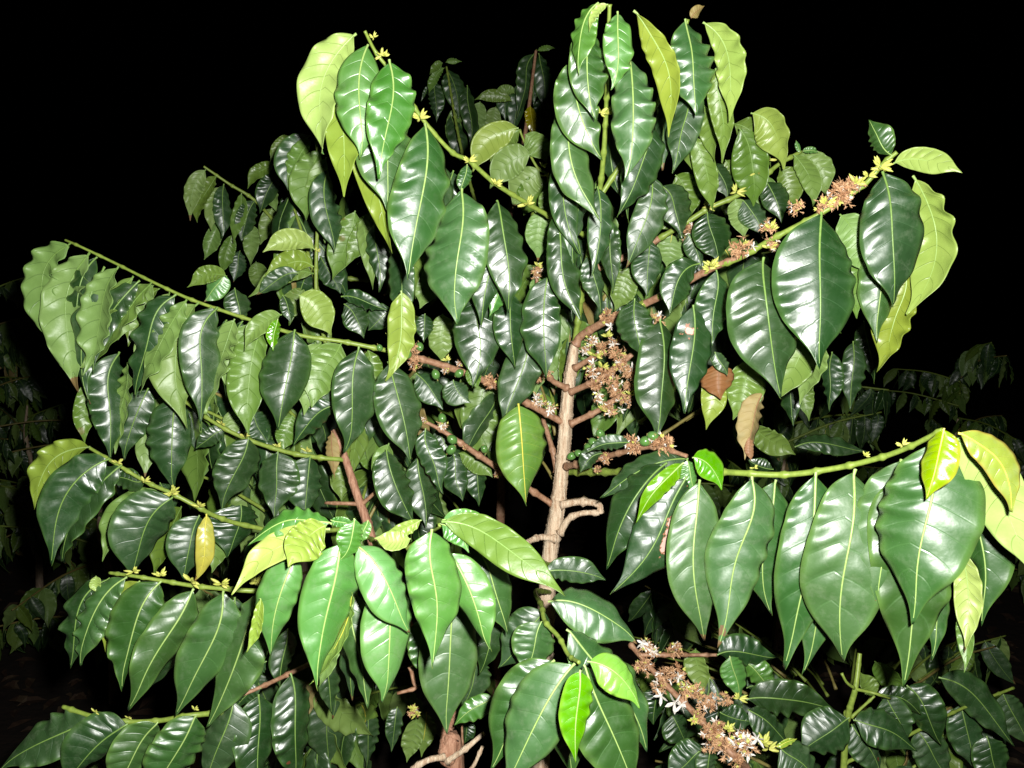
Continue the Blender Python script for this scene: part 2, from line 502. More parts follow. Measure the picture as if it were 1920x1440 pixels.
def tube_mesh(name, P, R, sides=10, step=0.004, nodes=0.0, nodestep=0.05, ridges=0.0, seed=0, cap=True, mi_from=None):
    """P: world points relative to the object's origin, R: radius per point"""
    r = np.random.RandomState(seed)
    P = [np.array(p, dtype=float) for p in P]
    Ltot = sum(np.linalg.norm(P[i + 1] - P[i]) for i in range(len(P) - 1))
    n = max(4, int(Ltot / step))
    C = catmull(P, n)
    seg = np.r_[0, np.cumsum(np.linalg.norm(np.diff(C, axis=0), axis=1))]
    Rr = np.interp(np.linspace(0, 1, n), np.linspace(0, 1, len(R)), R)
    if nodes:
        k = np.round(seg / nodestep) * nodestep
        Rr = Rr * (1 + nodes * np.exp(-((seg - k) / (0.0028)) ** 2))
    tg = np.gradient(C, axis=0); tg /= np.linalg.norm(tg, axis=1, keepdims=True)
    ref = np.array([0.3, 0.9, 0.1])
    bb = np.cross(tg, ref); bb /= np.linalg.norm(bb, axis=1, keepdims=True)
    nn = np.cross(bb, tg)
    an = np.linspace(0, 2 * np.pi, sides, endpoint=False)
    rad = Rr[:, None] * np.ones((1, sides))
    if ridges:
        for q in range(7):
            f = r.randint(3, 10)
            w_ = r.uniform(5, 30)
            rad += Rr[:, None] * ridges * np.sin(an[None, :] * f + np.sin(seg[:, None] * w_ + r.uniform(0, 6)) * 1.3 + r.uniform(0, 6)) / 3.2
        rad += Rr[:, None] * ridges * r.uniform(-.5, .5, rad.shape)
    V = C[:, None, :] + (bb[:, None, :] * np.cos(an)[None, :, None] + nn[:, None, :] * np.sin(an)[None, :, None]) * rad[..., None]
    V = V.reshape(-1, 3)
    i = np.arange(n - 1)[:, None] * sides
    j = np.arange(sides)[None, :]
    j2 = (j + 1) % sides
    F = np.stack([i + j, i + j2, i + sides + j2, i + sides + j], -1).reshape(-1, 4)
    if cap:
        V = np.concatenate([V, C[:1], C[-1:]])
        a = len(V) - 2
        j = np.arange(0, sides); j2 = (j + 1) % sides
        c1 = np.stack([j2, j, np.full(sides, a), np.full(sides, a)], 1)
        e = (n - 1) * sides
        c2 = np.stack([e + j, e + j2, np.full(sides, a + 1), np.full(sides, a + 1)], 1)
        # triangles as separate polygon list
        me = bpy.data.meshes.new(name)
        faces = [tuple(x) for x in F.tolist()] + [tuple(x[:3]) for x in c1.tolist()] + [tuple(x[:3]) for x in c2.tolist()]
        me.from_pydata(V.tolist(), [], faces)
        me.polygons.foreach_set('use_smooth', [True] * len(faces))
        me.update()
        return me
    return raw_mesh(name, V, F)


def px_tube(name, pts, rpx, mat, parent, org_parent, **kw):
    """pts: (px,py,d); rpx: radii in photo pixels at that depth"""
    Wp = [W(*p) for p in pts]
    R = [r * p[2] / F_PX for r, p in zip(rpx, [pts[min(int(i * len(pts) / len(rpx)), len(pts) - 1)] for i in range(len(rpx))])]
    org = Wp[0]
    SEED[0] += 1
    me = tube_mesh(name, [p - org for p in Wp], R, seed=SEED[0], **kw)
    o = link(name, me, [mat], parent, org - org_parent)
    return o, org


# ------------------------------------------------------------------ small plant pieces
def spindle(V, F, MI, a, dirv, L, R, mi, sides=5, bulge=.5, rows=4):
    """append a small closed petal / bud / strand"""
    d = dirv.normalized()
    x = d.orthogonal().normalized(); y = d.cross(x)
    b0 = len(V)
    prof = [0.35, 1.0, .85, .12] if rows == 4 else [1, .6, .15]
    for k, p in enumerate(prof):
        t = k / (len(prof) - 1)
        for s in range(sides):
            an = 2 * math.pi * s / sides
            V.append(tuple(a + d * L * t + (x * math.cos(an) + y * math.sin(an)) * R * p))
    for k in range(len(prof) - 1):
        for s in range(sides):
            s2 = (s + 1) % sides
            F.append((b0 + k * sides + s, b0 + k * sides + s2, b0 + (k + 1) * sides + s2, b0 + (k + 1) * sides + s)); MI.append(mi)


def petal(V, F, MI, a, dirv, L, wd, mi, r, curl=.4):
    d = dirv.normalized()
    x = d.orthogonal().normalized()
    x.rotate(__import__('mathutils').Quaternion(d, r.uniform(0, 6.28)))
    y = d.cross(x)
    b0 = len(V)
    prof = [.3, .9, 1, .15]
    for k, p in enumerate(prof):
        t = k / 3
        c = a + d * L * t + y * (curl * L * t * t)
        V.append(tuple(c + x * wd * p)); V.append(tuple(c - x * wd * p))
        V.append(tuple(c + y * wd * .35 * p))
    for k in range(3):
        i = b0 + 3 * k
        F.append((i, i + 2, i + 5, i + 3)); MI.append(mi)
        F.append((i + 2, i + 1, i + 4, i + 5)); MI.append(mi)
        F.append((i + 1, i, i + 3, i + 4)); MI.append(mi)


def rv(r):
    return Vector((r.gauss(0, 1), r.gauss(0, 1), r.gauss(0, 1))).normalized()


def cluster_mesh(seed, size, n, white=.1, buds=.1):
    r = random.Random(seed)
    V, F, MI = [], [], []
    for k in range(n):
        c = rv(r); c = Vector((c.x, c.y * .7, c.z)) * size * r.uniform(.25, .85)
        out = (c + rv(r) * size * .35).normalized()
        q = r.random()
        if q < buds:
            for _ in range(5):
                spindle(V, F, MI, c, (out + rv(r) * .6), size * .34, size * .065, 2)
        elif q < buds + white:
            spindle(V, F, MI, c - out * size * .25, out, size * .3, size * .035, 1)
            for _ in range(5):
                petal(V, F, MI, c, (out * .5 + rv(r)), size * .42, size * .065, 1, r)
        else:
            m0 = 0 if r.random() < .7 else 3
            spindle(V, F, MI, c - out * size * .2, out, size * .3, size * .05, m0)
            for _ in range(6):
                petal(V, F, MI, c, (out * .8 + rv(r)), size * r.uniform(.22, .42), size * .05, m0, r, curl=r.uniform(-1, 1))
    me = bpy.data.meshes.new('flower_cluster')
    me.from_pydata(V, [], F)
    me.polygons.foreach_set('material_index', MI)
    for m in (dry_m, white_m, bud_m, dry2_m):
        me.materials.append(m)
    me.update()
    return me


CL = [cluster_mesh(500 + i, .0135, 34, .10, .10) for i in range(4)] + \
     [cluster_mesh(520 + i, .0135, 30, .32, .12) for i in range(2)]
BUD = []
for i in range(3):
    r = random.Random(40 + i)
    V, F, MI = [], [], []
    for k in range(9):
        dv = Vector((r.uniform(-1, 1), r.uniform(-.7, .3), r.uniform(-.1, 1.1)))
        spindle(V, F, MI, dv * .0012, dv, r.uniform(.006, .0105), .0015, 0, sides=6)
    me = bpy.data.meshes.new('bud_cluster'); me.from_pydata(V, [], F); me.materials.append(bud_m)
    me.polygons.foreach_set('use_smooth', [True] * len(F)); BUD.append(me)


def white_flower_mesh(seed):
    r = random.Random(seed)
    V, F, MI = [], [], []
    out = Vector((r.uniform(-.4, .4), -1, r.uniform(-.3, .5))).normalized()
    x = out.orthogonal().normalized(); y = out.cross(x)
    spindle(V, F, MI, -out * .007, out, .008, .001, 0)
    for k in range(5):
        an = 2 * math.pi * k / 5 + r.uniform(-.2, .2)
        petal(V, F, MI, Vector((0, 0, 0)), x * math.cos(an) + y * math.sin(an) + out * .25, r.uniform(.008, .0105), .0016, 0, r, curl=.15)
        spindle(V, F, MI, Vector((0, 0, 0)), x * math.cos(an + .6) * .4 + y * math.sin(an + .6) * .4 + out, .005, .0003, 0, rows=3)
    me = bpy.data.meshes.new('flower'); me.from_pydata(V, [], F); me.materials.append(white_m)
    return me


WF = [white_flower_mesh(i) for i in range(3)]


def berry_mesh():
    V, F, MI = [], [], []
    n, s = 11, 14
    for k in range(n):
        th = math.pi * k / (n - 1)
        for j in range(s):
            an = 2 * math.pi * j / s
            rr = math.sin(th) * .0058 + (0.0012 if k == n - 1 else 0)
            V.append((rr * math.cos(an), rr * math.sin(an), -.0072 * math.cos(th)))
    for k in range(n - 1):
        for j in range(s):
            j2 = (j + 1) % s
            F.append((k * s + j, k * s + j2, (k + 1) * s + j2, (k + 1) * s + j)); MI.append(0)
    spindle(V, F, MI, Vector((0, 0, -.010)), Vector((0, 0, 1)), .004, .0009, 1)
    # calyx disc at the far end
    for j in range(5):
        an = j * 1.256
        spindle(V, F, MI, Vector((0, 0, .0068)), Vector((math.cos(an) * .7, math.sin(an) * .7, .5)), .0018, .0006, 1)
    me = bpy.data.meshes.new('coffee_cherry'); me.from_pydata(V, [], F)
    me.polygons.foreach_set('use_smooth', [True] * len(F))
    me.polygons.foreach_set('material_index', MI)
    me.materials.append(berry_m); me.materials.append(olive_stem)
    return me


BE = berry_mesh()


# ------------------------------------------------------------------ plants
class Shrub:
    def __init__(self, px, py, d, label):
        p = W(px, py, d)
        self.base = Vector((p.x, p.y, 0.0))
        self.e = bpy.data.objects.new('coffee_shrub', None)
        SC.collection.objects.link(self.e)
        self.e.location = self.base
        self.e['label'] = label
        self.e['category'] = 'shrub'
        self.e['group'] = 'coffee shrubs in the plantation'

    def trunk(self, pts, rpx, ground=True, mat=None, name='trunk', ridges=.12, sides=22):
        Wp = [W(*p) for p in pts]
        R = [r * p[2] / F_PX for r, p in zip(rpx, pts)]
        if ground:
            Wp = [Vector((self.base.x, self.base.y, -.03)), Vector((self.base.x, self.base.y, .35))] + Wp
            R = [R[0] * 1.5, R[0] * 1.2] + R
        org = Wp[0]
        SEED[0] += 1
        me = tube_mesh(name, [p - org for p in Wp], R, sides=sides, step=.005, nodes=.16, nodestep=.062, ridges=ridges, seed=SEED[0])
        return link(name, me, [mat or bark], self.e, org - self.base)

    def branch(self, pts, rpx, mat=None, leaves=(), clusters=(), buds=(), berries=(), flowers=(), d=None, name='branch', nodes=.5, hi=True, sides=10):
        if not isinstance(rpx, (list, tuple)):
            rpx = [rpx, rpx * .6]
        o, org = px_tube(name, pts, rpx, mat or green_stem, self.e, self.base, nodes=nodes, nodestep=.035, sides=sides,
                         ridges=(.05 if mat is brown_stem else .16 if mat is bark else .012))
        pd = pts
        def near(x, y):
            best = None
            for a, b in zip(pd[:-1], pd[1:]):
                vx, vy = b[0] - a[0], b[1] - a[1]
                t = max(0, min(1, ((x - a[0]) * vx + (y - a[1]) * vy) / (vx * vx + vy * vy + 1e-6)))
                q = (a[0] + t * vx - x) ** 2 + (a[1] + t * vy - y) ** 2
                if best is None or q < best[0]:
                    best = (q, a[2] + t * (b[2] - a[2]))
            return best[1]
        for lf in leaves:
            bx, by, tx, ty, w, code = lf[:6]
            roll = lf[6] if len(lf) > 6 else 0
            bow = lf[7] if len(lf) > 7 else 0
            dd = lf[8] if len(lf) > 8 and lf[8] else near(bx, by) - .01
            kw = lf[9] if len(lf) > 9 else {}
            leaf(o, org, bx, by, tx, ty, w, code, roll, bow, dd, hi=hi, **kw)
        r = random.Random(len(pts) * 7 + int(pts[0][0]))
        def put(nm, meshes, x, y, sc, kind=None):
            c = link(nm, meshes[r.randrange(len(meshes))], None, o, W(x, y, near(x, y) - .008) - org)
            c.rotation_euler = (r.uniform(-.4, .4), r.uniform(-3, 3) if nm != 'bud_cluster' else r.uniform(-.5, .5), r.uniform(-.4, .4))
            c.scale = (sc,) * 3
            if kind:
                c['kind'] = kind
        for q in clusters:
            put('flower_cluster', CL[4:] if len(q) > 3 else CL[:4], q[0], q[1], q[2] if len(q) > 2 else 1, 'stuff')
        for q in buds:
            put('bud_cluster', BUD, q[0], q[1], q[2] if len(q) > 2 else 1, 'stuff')
        for q in flowers:
            put('flower', WF, q[0], q[1], q[2] if len(q) > 2 else 1)
        for q in berries:
            put('coffee_cherry', [BE], q[0], q[1], q[2] if len(q) > 2 else 1)
        return o, org


main = Shrub(1012, 1440, 1.25, 'large flash-lit coffee shrub with pale ridged trunk, hanging glossy leaves and withered flowers')
main.trunk([(1012, 1440, 1.25), (1022, 1200, 1.22), (1030, 1050, 1.20), (1045, 950, 1.19), (1055, 860, 1.19), (1064, 750, 1.19), (1073, 680, 1.19), (1078, 640, 1.19)],
           [17, 16, 15, 14, 13, 12, 10.5, 7.5])
B = main.branch
# upright top shoot
B([(1078, 645, 1.19), (1092, 540, 1.15), (1112, 430, 1.06), (1128, 330, 1.0), (1136, 220, .95), (1139, 120, .90), (1143, 8, .86)], [6, 4.5, 3.2], leaves=[
    (1098, 320, 1078, 500, 52, 'T', 8, -.1, .985), (1120, 350, 1108, 520, 50, 'T', 8, .12, 1.0), (1100, 480, 1125, 590, 45, 'T', 8, .12, 1.08), (1122, 5, 1080, 142, 52, 'TM', 0, -.22, .81), (1140, 8, 1104, 60, 21, 'UM', 30, -.3, .80), (1108, 45, 1112, 226, 77, 'T', 5, -.12, .84, {'wave': 1.4}),
    (1158, 22, 1147, 169, 59, 'TM', 0, .1, .80, {'wave': 1.5}), (1085, 110, 1130, 302, 81, 'T', -5, -.22, .87, {'wave': 1.4}),
    (1066, 180, 1128, 418, 75, 'T', 0, -.18, .91, {'wave': 1.4}), (1180, 105, 1175, 338, 84, 'T', 0, .08, .86, {'wave': 1.3}),
    (1188, 20, 1258, 256, 57, 'UM', 28, .2, .83, {'wave': .8}), (1222, 235, 1154, 406, 73, 'T', 8, .15, .95),
    (1222, 325, 1177, 505, 64, 'T', 10, .12, 1.0), (1055, 290, 1086, 485, 57, 'T', 10, -.12, .97), (1046, 395, 1090, 602, 64, 'T', 10, -.1, .99, {'wave': 1.2}),
    (1145, 225, 1165, 375, 41, 'T', 25, -.1, 1.03), (1122, 330, 1152, 505, 46, 'T', 30, -.1, 1.07), (1142, 410, 1151, 552, 45, 'T', 20, 0, 1.08),
    (1105, 440, 1140, 562, 50, 'UX', 10, .05, 1.24), (1160, 165, 1175, 420, 49, 'T', 40, .05, 1.02), (1080, 440, 1110, 560, 49, 'T', 20, 0, 1.2),
    (1150, 440, 1130, 590, 54, 'U', 20, 0, 1.28)],
  buds=[(1126, 212), (1140, 215), (1142, 70, .8), (1112, 432)])
B([(1118, 380, 1.03), (1200, 250, 1.0), (1262, 130, .95), (1290, 36, .92)], [5, 3], leaves=[
    (1285, 36, 1306, 216, 84, 'T', 0, .04, .88, {'wave': 1.3}), (1318, 42, 1376, 228, 66, 'UM', 25, .22, .90, {'wave': .9}),
    (1342, 128, 1351, 306, 50, 'U', 10, .1, .92), (1278, 160, 1254, 322, 64, 'T', 0, .2, .94, {'wave': 1.4}), (1296, 34, 1322, 12, 23, 'TK', 20, .2, .92),
    (1300, 255, 1337, 398, 48, 'U', 10, .08, 1.02), (1318, 195, 1338, 305, 37, 'U', 20, .08, 1.0), (1250, 160, 1240, 320, 54, 'T', 30, 0, 1.0), (1285, 200, 1300, 330, 45, 'U', 25, 0, 1.05)])
# top left branch of big hanging leaves
B([(1095, 440, 1.12), (1035, 408, 1.08), (990, 382, 1.05), (930, 345, 1.01), (880, 302, .98), (845, 283, .96), (790, 220, .93), (745, 150, .91), (706, 100, .90), (684, 58, .88)], [4.6, 4, 2.8], leaves=[
    (668, 63, 606, 290, 96, 'UM', 18, -.3, .87, {'wave': 1.3}), (662, 100, 652, 374, 82, 'UM', 15, -.12, .885, {'wave': 1.4}), (680, 200, 735, 478, 72, 'UM', 10, -.08, .93, {'wave': 1.4}),
    (690, 84, 680, 298, 90, 'TM', 0, -.12, .86, {'fold': .1, 'wave': .9}), (730, 112, 713, 335, 92, 'TM', 0, .1, .845, {'fold': .12, 'wave': 1.1}),
    (740, 190, 728, 394, 108, 'T', 0, -.04, .90, {'fold': .1, 'wave': .7}), (797, 232, 764, 525, 112, 'T', 5, .06, .89, {'fold': .25, 'wave': .8}),
    (800, 270, 806, 500, 84, 'T', 0, .1, .98), (866, 354, 854, 608, 126, 'T', 0, 0, .91, {'fold': .22}), (876, 308, 864, 362, 28, 'T', 0, 0, .93),
    (932, 376, 948, 588, 84, 'T', 0, .1, .95, {'fold': .3}), (1010, 395, 1008, 490, 62, 'U', 0, .05, 1.13), (920, 400, 900, 618, 68, 'T', 5, .1, .99),
    (895, 550, 895, 728, 90, 'T', 0, .04, 1.06), (935, 518, 918, 594, 36, 'TM', 0, .15, 1.0), (955, 545, 966, 695, 68, 'T', 0, -.05, 1.04),
    (990, 600, 943, 800, 76, 'T', 15, .1, 1.07), (1028, 516, 1027, 710, 78, 'T', 0, -.06, 1.02, {'fold': .15, 'wave': 1.1}), (1040, 440, 1042, 550, 64, 'T', 0, 0, 1.25),
    (850, 320, 820, 420, 55, 'T', 20, 0, 1.02), (760, 380, 775, 560, 66, 'U', 20, .05, 1.1), (745, 440, 753, 620, 60, 'T', 25, .08, 1.05),
    (1030, 350, 1035, 440, 50, 'U', 20, 0, 1.18), (800, 480, 790, 580, 66, 'U', 10, .1, 1.15), (752, 545, 724, 716, 62, 'UM', 15, .16, 1.0, {'wave': 1.0})],
  buds=[(716, 104, .8), (722, 106, .8), (787, 222, 1.2), (879, 302), (868, 336, .9), (930, 346, 1.1), (990, 383, 1.3), (700, 70, .6)], clusters=[(930, 432, .45)])
# long left branch
B([(1060, 795, 1.19), (978, 750, 1.16), (905, 712, 1.13), (830, 685, 1.10), (760, 665, 1.08), (700, 652, 1.06), (640, 640, 1.05), (560, 628, 1.04), (480, 603, 1.04), (410, 580, 1.04), (350, 558, 1.04), (285, 528, 1.04), (215, 493, 1.05), (150, 462, 1.05), (122, 450, 1.06)],
  [5, 4.2, 3.1, 2.2], mat=None, leaves=[
    (250, 518, 158, 692, 42, 'U', 48, -.12, 1.03, {'wave': 1.8}), (318, 548, 260, 702, 46, 'U', 44, -.14, 1.035, {'wave': 1.6}), (396, 575, 372, 742, 48, 'U', 45, -.15, 1.03, {'wave': 1.5}),
    (182, 482, 150, 642, 52, 'T', 34, -.3, 1.045, {'wave': 1.4}), (566, 632, 548, 764, 52, 'U', 10, -.1, 1.05), (622, 646, 604, 784, 52, 'T', 0, -.1, 1.06), (300, 540, 240, 650, 44, 'U', 20, -.2, 1.07),
    (455, 602, 425, 745, 50, 'T', 25, -.1, 1.05), (690, 655, 700, 770, 60, 'U', 0, 0, 1.09), (590, 640, 610, 720, 56, 'T', 0, 0, 1.1),
    (132, 456, 104, 650, 84, 'U', 32, -.42, 1.04, {'wave': 2.2}), (168, 474, 140, 738, 92, 'U', 18, -.25, 1.03, {'wave': 2.0}),
    (196, 500, 163, 758, 67, 'T', 38, -.2, 1.02, {'wave': 1.5}), (222, 500, 166, 706, 84, 'U', 40, -.06, 1.01, {'wave': 1.6}),
    (262, 526, 172, 700, 55, 'T', 25, -.22, 1.035, {'wave': 1.4}), (284, 530, 168, 704, 56, 'U', 55, -.08, 1.02, {'wave': 1.7}), (288, 534, 218, 637, 62, 'U', 0, -.15, 1.06),
    (330, 552, 256, 748, 70, 'T', 28, -.2, 1.02, {'wave': 1.5}), (350, 562, 261, 738, 62, 'U', 42, -.08, 1.01, {'wave': 1.6}), (372, 568, 355, 804, 96, 'U', 22, -.28, 1.03, {'wave': 1.5}),
    (408, 576, 387, 792, 77, 'T', 12, -.22, 1.01, {'wave': 1.0, 'fold': .2}), (440, 598, 384, 776, 66, 'U', 48, -.05, 1.02, {'wave': 1.7}), (425, 600, 388, 730, 42, 'T', 30, -.05, 1.05),
    (470, 606, 440, 760, 76, 'U', 5, -.15, 1.035, {'wave': .8}), (492, 612, 463, 817, 78, 'U', 12, -.1, 1.02, {'wave': .9}), (528, 590, 457, 657, 42, 'U', 15, -.25, .99),
    (521, 598, 512, 658, 28, 'TY', 0, -.1, .985), (553, 618, 524, 808, 94, 'T', 5, -.03, 1.0, {'fold': .3, 'wave': .6}), (602, 642, 574, 780, 80, 'U', 5, -.15, 1.03, {'wave': .7}),
    (640, 644, 582, 764, 88, 'U', 5, -.12, 1.015, {'wave': .6}), (673, 650, 648, 852, 90, 'T', 0, .02, 1.0, {'fold': .15, 'wave': .8}), (728, 678, 769, 868, 90, 'T', 0, .03, 1.01, {'fold': .2, 'wave': .8}),
    (425, 518, 352, 540, 38, 'U', 10, -.3, 1.08), (420, 512, 382, 566, 44, 'TM', 0, .1, 1.09), (440, 540, 455, 610, 55, 'T', 0, 0, 1.12),
    (850, 712, 882, 756, 54, 'T', 0, -.2, 1.08), (878, 690, 897, 728, 32, 'U', 0, 0, 1.07), (780, 700, 832, 768, 58, 'T', 0, .1, 1.15), (830, 588, 828, 680, 54, 'U', 5, 0, 1.16),
    (797, 588, 795, 642, 36, 'T', 0, 0, 1.14), (645, 570, 684, 634, 54, 'T', 0, .15, 1.14), (735, 580, 690, 622, 48, 'T', 0, -.1, 1.16), (640, 556, 728, 584, 36, 'T', 25, .15, 1.12)],
  clusters=[(768, 655, 1.1), (775, 680, .9), (921, 718, 1.1), (1010, 752, 1.0, 1), (1032, 765, .9, 1), (760, 640, .5), (862, 682, .45, 1), (835, 695, .45, 1)],
  flowers=[(1004, 745, .9), (1030, 772, .9)], berries=[(817, 702), (861, 700), (787, 650, .9), (765, 664, .9), (712, 652, .7)], buds=[(838, 676, .9), (733, 633, 1)])
# upper right green branch
B([(1092, 530, 1.16), (1120, 503, 1.17), (1200, 470, 1.17), (1240, 445, 1.16), (1290, 415, 1.14), (1330, 390, 1.13), (1380, 368, 1.12), (1420, 345, 1.12), (1455, 312, 1.12), (1502, 284, 1.12)], [5.5, 5, 3.5], leaves=[
    (1408, 212, 1472, 318, 74, 'UM', 10, .36, 1.08, {'wave': .9}), (1376, 232, 1450, 312, 62, 'U', 20, .22, 1.14), (1386, 240, 1412, 388, 78, 'U', 5, .16, 1.11, {'wave': .7}),
    (1462, 314, 1492, 388, 54, 'U', 0, .15, 1.13), (1436, 340, 1466, 418, 54, 'T', 0, .12, 1.11), (1488, 290, 1526, 388, 48, 'U', 20, .22, 1.10), (1492, 288, 1552, 368, 56, 'U', 15, .3, 1.13),
    (1378, 372, 1396, 448, 46, 'U', 0, .08, 1.12), (1392, 375, 1430, 448, 52, 'T', 0, .2, 1.11), (1266, 328, 1292, 412, 58, 'U', 5, .2, 1.16), (1240, 348, 1274, 448, 68, 'T', 0, .22, 1.09),
    (1326, 398, 1348, 492, 80, 'T', 0, .02, 1.08, {'fold': .3}), (1236, 392, 1262, 434, 60, 'U', 0, .1, 1.2), (1340, 305, 1366, 372, 46, 'T', 0, .1, 1.15), (1290, 438, 1316, 502, 38, 'T', 10, .1, 1.12),
    (1260, 440, 1250, 500, 62, 'UX', 0, 0, 1.2), (1218, 448, 1214, 556, 60, 'T', 0, 0, 1.13), (1182, 502, 1152, 584, 62, 'U', 0, 0, 1.2), (1360, 300, 1380, 370, 50, 'U', 15, .2, 1.18),
    (1400, 280, 1420, 345, 50, 'U', 15, .1, 1.18), (1440, 330, 1425, 400, 46, 'U', 15, .1, 1.18), (1505, 284, 1535, 287, 14, 'TM', 20, .2, 1.11), (1500, 286, 1492, 262, 10, 'TM', 20, 0, 1.11)],
  buds=[(1326, 388, 1.1), (1380, 360, 1.3), (1422, 325, 1.2), (1458, 300, 1)], clusters=[(1294, 428, .8), (1284, 450, .4)])
# right branch with withered flowers and very large leaves
B([(1080, 645, 1.18), (1092, 628, 1.17), (1145, 598, 1.13), (1240, 555, 1.06), (1330, 505, 1.0), (1390, 482, .97), (1450, 447, .94), (1530, 405, .91), (1575, 378, .90), (1622, 345, .89), (1655, 308, .88), (1682, 285, .87)],
  [6.6, 6, 5, 4.5, 4], leaves=[
    (1655, 322, 1674, 580, 122, 'TD', 0, .1, .86, {'fold': .3, 'wave': .8}), (1712, 330, 1700, 592, 98, 'UM', 25, .35, .89, {'wave': 1.2}), (1662, 430, 1638, 642, 80, 'T', 0, .05, .92),
    (1692, 495, 1642, 697, 84, 'UM', 15, .15, .93, {'wave': 1.1}), (1672, 292, 1630, 222, 52, 'T', 0, .12, .87), (1676, 306, 1804, 322, 52, 'UM', 15, .2, .86, {'wave': .3}),
    (1540, 398, 1530, 692, 158, 'TD', 3, .02, .82, {'fold': .32, 'wave': .5}), (1432, 483, 1460, 748, 142, 'TD', 3, -.05, .86, {'fold': .3, 'wave': .6}), (1575, 402, 1632, 518, 78, 'U', 0, .15, .92),
    (1602, 455, 1602, 598, 52, 'UX', 15, .1, .95), (1525, 590, 1462, 747, 78, 'U', 10, .12, .93), (1343, 506, 1332, 648, 70, 'T', 0, .05, .95), (1312, 494, 1257, 592, 66, 'T', 5, -.35, .98),
    (1300, 572, 1282, 775, 84, 'TC', 0, .06, .945, {'wave': .6}), (1238, 598, 1240, 822, 92, 'T', 3, .02, 1.0, {'fold': .3, 'wave': .5}), (1190, 560, 1200, 674, 72, 'T', 0, -.02, 1.0),
    (1338, 690, 1325, 806, 54, 'UM', 5, .05, 1.02), (1345, 678, 1352, 750, 64, 'TR', 10, 0, 1.0, {'fold': .5}), (1400, 672, 1375, 788, 78, 'U', 0, .1, 1.0), (1340, 660, 1365, 705, 30, 'T', 10, 0, .98),
    (1432, 735, 1400, 862, 56, 'TK', 15, -.12, 1.0, {'fold': .6, 'wave': 1.1}), (1405, 820, 1408, 865, 18, 'TR', 15, 0, .99), (1540, 640, 1500, 760, 60, 'U', 20, 0, 1.0),
    (1560, 660, 1552, 772, 44, 'T', 10, 0, 1.25), (1600, 640, 1598, 770, 46, 'T', 10, 0, 1.3), (1500, 700, 1518, 790, 36, 'U', 10, 0, 1.25), (1480, 690, 1486, 800, 44, 'T', 10, 0, 1.2), (1620, 600, 1645, 720, 48, 'T', 10, 0, 1.3)],
  clusters=[(1140, 592, 1.0), (1232, 603, .9), (1392, 468, 1.25), (1440, 425, .8), (1447, 457, .7), (1492, 388, .8), (1570, 362, 1.3), (1545, 385, .9), (1590, 350, .9), (1585, 375, .8), (1610, 345, .7, 1), (1278, 515, .4)],
  buds=[(1335, 500, 1.4), (1330, 505, 1.2), (1445, 430, 1.3), (1548, 383, 1.4), (1605, 345, 1.4), (1650, 312, 1.4), (1655, 318, 1.1), (1628, 330, .9), (1445, 465, 1), (1200, 575, 1.1)], flowers=[(1145, 612, 1.0), (1236, 590, .8), (1412, 462, .7)])
# the woody lower lengths of the three longest branches
B([(1080, 645, 1.18), (1092, 628, 1.17), (1145, 598, 1.13), (1240, 555, 1.06), (1330, 505, 1.0), (1384, 484, .973)], [8, 7.2, 6.6, 6], mat=brown_stem, nodes=.3)
B([(1092, 530, 1.16), (1120, 503, 1.17), (1200, 470, 1.17), (1236, 447, 1.16)], [6.3, 6], mat=brown_stem, nodes=.3)
B([(1060, 795, 1.19), (978, 750, 1.16), (905, 712, 1.13), (830, 685, 1.10), (764, 666, 1.08)], [6.6, 6.4, 6], mat=brown_stem, nodes=.3)
# short bare flowering twigs on the right of the trunk
B([(1078, 690, 1.18), (1128, 660, 1.15)], [6, 4], mat=brown_stem, clusters=[(1110, 640, .9, 1), (1128, 655, .9), (1150, 640, .8), (1098, 655, .7, 1)], buds=[(1140, 632, 1.2), (1118, 668, 1.4)], flowers=[(1094, 660, .9), (1112, 680, .9)])
B([(1070, 735, 1.18), (1120, 712, 1.15), (1186, 664, 1.12)], [6, 4.5], mat=brown_stem, clusters=[(1158, 667, 1.2), (1110, 697, 1.1, 1), (1135, 702, 1.2), (1185, 702, 1.0), (1165, 690, 1.0), (1120, 720, .9), (1150, 720, 1)], buds=[(1130, 688, 1.1)], flowers=[(1150, 645, .9), (1185, 690, .9)])
B([(1070, 795, 1.18), (1125, 768, 1.16), (1170, 735, 1.14)], [6, 4], mat=brown_stem, clusters=[(1158, 740, 1.1), (1144, 765, 1.0), (1122, 745, .8, 1), (1180, 725, .8), (1175, 752, .8)], buds=[(1128, 768, 1.1), (1182, 740, 1)], flowers=[(1122, 740, .9), (1165, 768, .8), (1144, 775, .9)])
B([(1062, 728, 1.18), (1030, 706, 1.16), (1012, 640, 1.14), (1006, 500, 1.12)], [6, 4, 3], mat=brown_stem, clusters=[(1008, 505, .6), (1004, 515, .6), (1008, 585, .7, 1), (1012, 635, .6), (1012, 660, .5), (1010, 695, .9), (1012, 705, .9), (1030, 700, .5)], buds=[(1008, 500, 1)], berries=[(1012, 619, .9), (1012, 645, .7)], flowers=[(1008, 610, .7)],
  leaves=[(1012, 520, 1000, 570, 30, 'U', 0, 0, 1.15)])
B([(1045, 885, 1.21), (1035, 840, 1.22), (1018, 785, 1.24)], [6, 4], mat=brown_stem)
